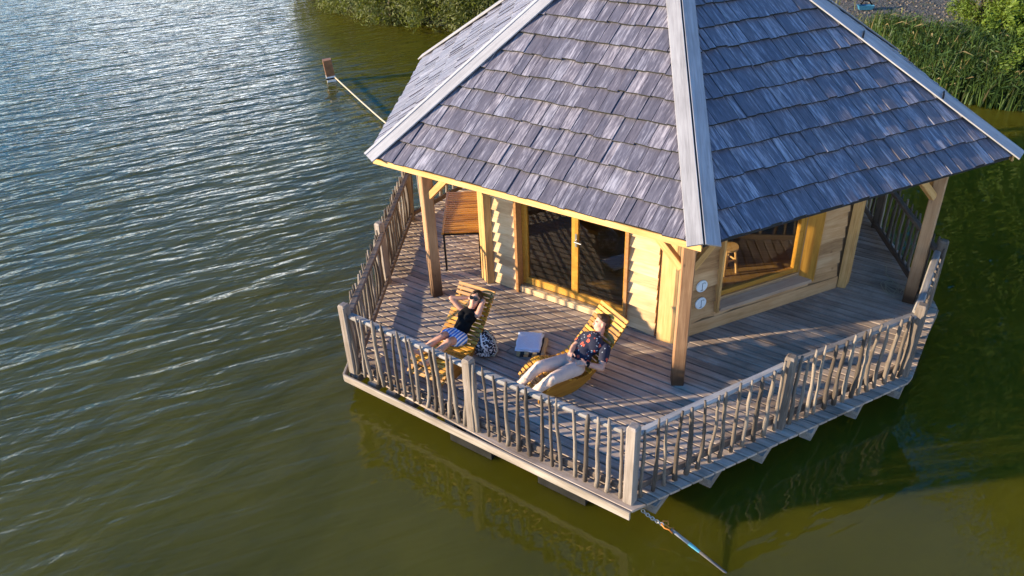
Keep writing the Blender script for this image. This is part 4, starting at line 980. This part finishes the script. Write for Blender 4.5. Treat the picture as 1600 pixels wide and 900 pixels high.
for (k, nm, x, y, sc, rz, lab, ct) in (
  ('tall', 'bank_tree', 12.6, 14.4, 1.45, .6, 'bright green tree in the top right corner above the reeds', 'tree'),
  ('tall', 'bank_tree', 14.8, 11.4, 1.55, 2.0, 'tall leafy tree at the right edge behind the reeds', 'tree'),
  ('bush', 'bright_bush', 11.9, 12.3, .72, 3.7, 'bright bush at the right edge behind the reeds', 'bush'),
  ('bush', 'bright_bush', 11.0, 13.9, .62, 1.7, 'small bright bush between the gravel and the corner tree', 'bush'),
  ('low', 'leafy_plant', 10.0, 8.5, 1.1, 1.0, 'low leafy plant at the water edge below the reeds', 'plant'),
  ('low', 'leafy_plant', 11.5, 10.9, 1.8, 5.1, 'tallest leafy plant at the right edge, behind the others', 'plant'),
  ('low', 'leafy_plant', 10.9, 9.2, 1.4, 2.5, 'leafy plant at the right edge above the water line', 'plant'),
  ('low', 'leafy_plant', 10.4, 10.5, 1.3, 4.1, 'leafy plant among the reeds, right of the roof tip', 'plant'),
  ('tall', 'bank_tree', 17.2, 7.8, 1.6, .4, 'tall tree on the right bank just beyond the frame', 'tree'),
  ('tall', 'bank_tree', 17.8, 15.0, 1.25, 2.2, 'tall tree behind the corner tree, beyond the right edge', 'tree'),
  ('tall', 'bank_tree', 20.4, 3.0, 1.5, 5.0, 'tall tree nearest the water on the right bank, out of frame', 'tree'),
  ('tall', 'bank_tree', 12.5, 27.5, 1.0, 1.3, 'tall tree beyond the gravel, hidden above the roof', 'tree')):
    tree(k, nm, x, y, sc, rz, lab, g2, ct)
# reeds and grass
def blades(seed, n, region, hmin, hmax, wid, lean):
    q = random.Random(seed); mb = MB()
    for i in range(n):
        x, y = region(q)
        z = ground_z(x, y); h = q.uniform(hmin, hmax); a = q.uniform(0, 6.28); l = q.uniform(.1, lean)*h
        dx, dy = .35*l+math.cos(a)*l*.8, .1*l+math.sin(a)*l*.8; w = wid*q.uniform(.6, 1.3); sx, sy = -math.sin(a)*w, math.cos(a)*w
        mb.add([(x-sx, y-sy, z), (x+sx, y+sy, z), (x+dx*.35+sx*.9, y+dy*.35+sy*.9, z+h*.6), (x+dx*.35-sx*.9, y+dy*.35-sy*.9, z+h*.6), (x+dx, y+dy, z+h*.92)], [(0,1,2,3), (3,2,4)])
        for _ in range(q.choice((0,1,2,2))):     # long leaves breaking off the stem
            zz = z+h*q.uniform(.4,.8); b = q.uniform(0, 6.28); ll = h*q.uniform(.25,.5); ex, ey = .45*ll+math.cos(b)*ll*.75, math.sin(b)*ll*.75
            x2, y2 = x+dx*.3, y+dy*.3
            mb.add([(x2, y2, zz), (x2+ex*.5-sy, y2+ey*.5+sx, zz+ll*.28), (x2+ex, y2+ey, zz+ll*.12), (x2+ex*.5+sy, y2+ey*.5-sx, zz+ll*.24)], [(0,1,2,3)])
    return mb
def reg_reed(q):
    while True:
        x, y = q.uniform(6.5, 16), q.uniform(7.2, 15.5); d = shore_dist(x, y)
        if -.15 < d < 2.3 and x > 7.2 and y < 12.6: return x, y
tag(blades(3, 9000, reg_reed, .5, 1.15, .020, .6).build('reed_bed', M_['reed']), 'tall green reeds along the right bank', 'reeds', kind='stuff')
def reg_grass(q):
    while True:
        x, y = q.uniform(-16, 24), q.uniform(5, 30); d = shore_dist(x, y)
        if .3 < d < 9 and (x < -2 or (d < 4 and q.random() < .5) or q.random() < .03 or (x > 11.5 and y < 17)): return x, y
tag(blades(4, 14000, reg_grass, .15, .5, .014, .9).build('bank_grass', M_['grass']), 'short yellowish grass growing along the bank', 'grass', kind='stuff')
# stones on the gravel
q = random.Random(9); mb = MB()
for i in range(2600):
    x, y = q.uniform(6, 16), q.uniform(15, 27); r_ = q.uniform(.02,.065); z = ground_z(x, y)
    v = [(x+r_*q.uniform(.7,1.3)*a, y+r_*q.uniform(.7,1.3)*b, z+r_*.5*c) for a, b, c in ((1,0,0),(0,1,0),(-1,0,0),(0,-1,0),(0,0,1.2),(0,0,-1))]
    mb.add(v, [(0,1,4),(1,2,4),(2,3,4),(3,0,4),(1,0,5),(2,1,5),(3,2,5),(0,3,5)])
M_['stone'] = wood('grey_stone', (.055,.042,.030), (.115,.09,.068), (.22,.185,.145), grain=(5,5,5), knots=0, tone=.6)
tag(mb.build('gravel_stones', M_['stone']), 'loose grey stones on the gravel bank', 'gravel', kind='stuff')
# small blue tub left on the gravel
bl = bp(1350,23,-.02); z = ground_z(bl.x, bl.y); bl = V((bl.x, bl.y, z))
M_['blue'] = plain('blue_plastic', (.04,.18,.32), .45)
tub = empty('blue_tub', bl, 'small blue plastic tub with a black strap lying on the gravel', 'tub')
mb = MB(); l0 = [(-.21,-.10,.02),(.21,-.10,.02),(.21,.10,.02),(-.21,.10,.02)]; l1 = [(-.27,-.14,.17),(.27,-.14,.17),(.27,.14,.17),(-.27,.14,.17)]; l2 = [(x*.92, y*.9, .17) for x, y, _ in l1]; l3 = [(x*.9, y*.86, .06) for x, y, _ in l0]
mb.add(l0+l1+l2+l3, [(3,2,1,0)]+[(a+i, a+(i+1)%4, a+4+(i+1)%4, a+4+i) for a in (0,4,8) for i in range(4)]+[(12,13,14,15)])
mb.build('basin', M_['blue'], tub, Matrix.Translation(bl))
MB().tube([(-.15,.1,.17),(-.05,.12,.31),(.12,.1,.30),(.22,.02,.17)], .032, 7).build('strap', M_['black'], tub, Matrix.Translation(bl), smooth=True)
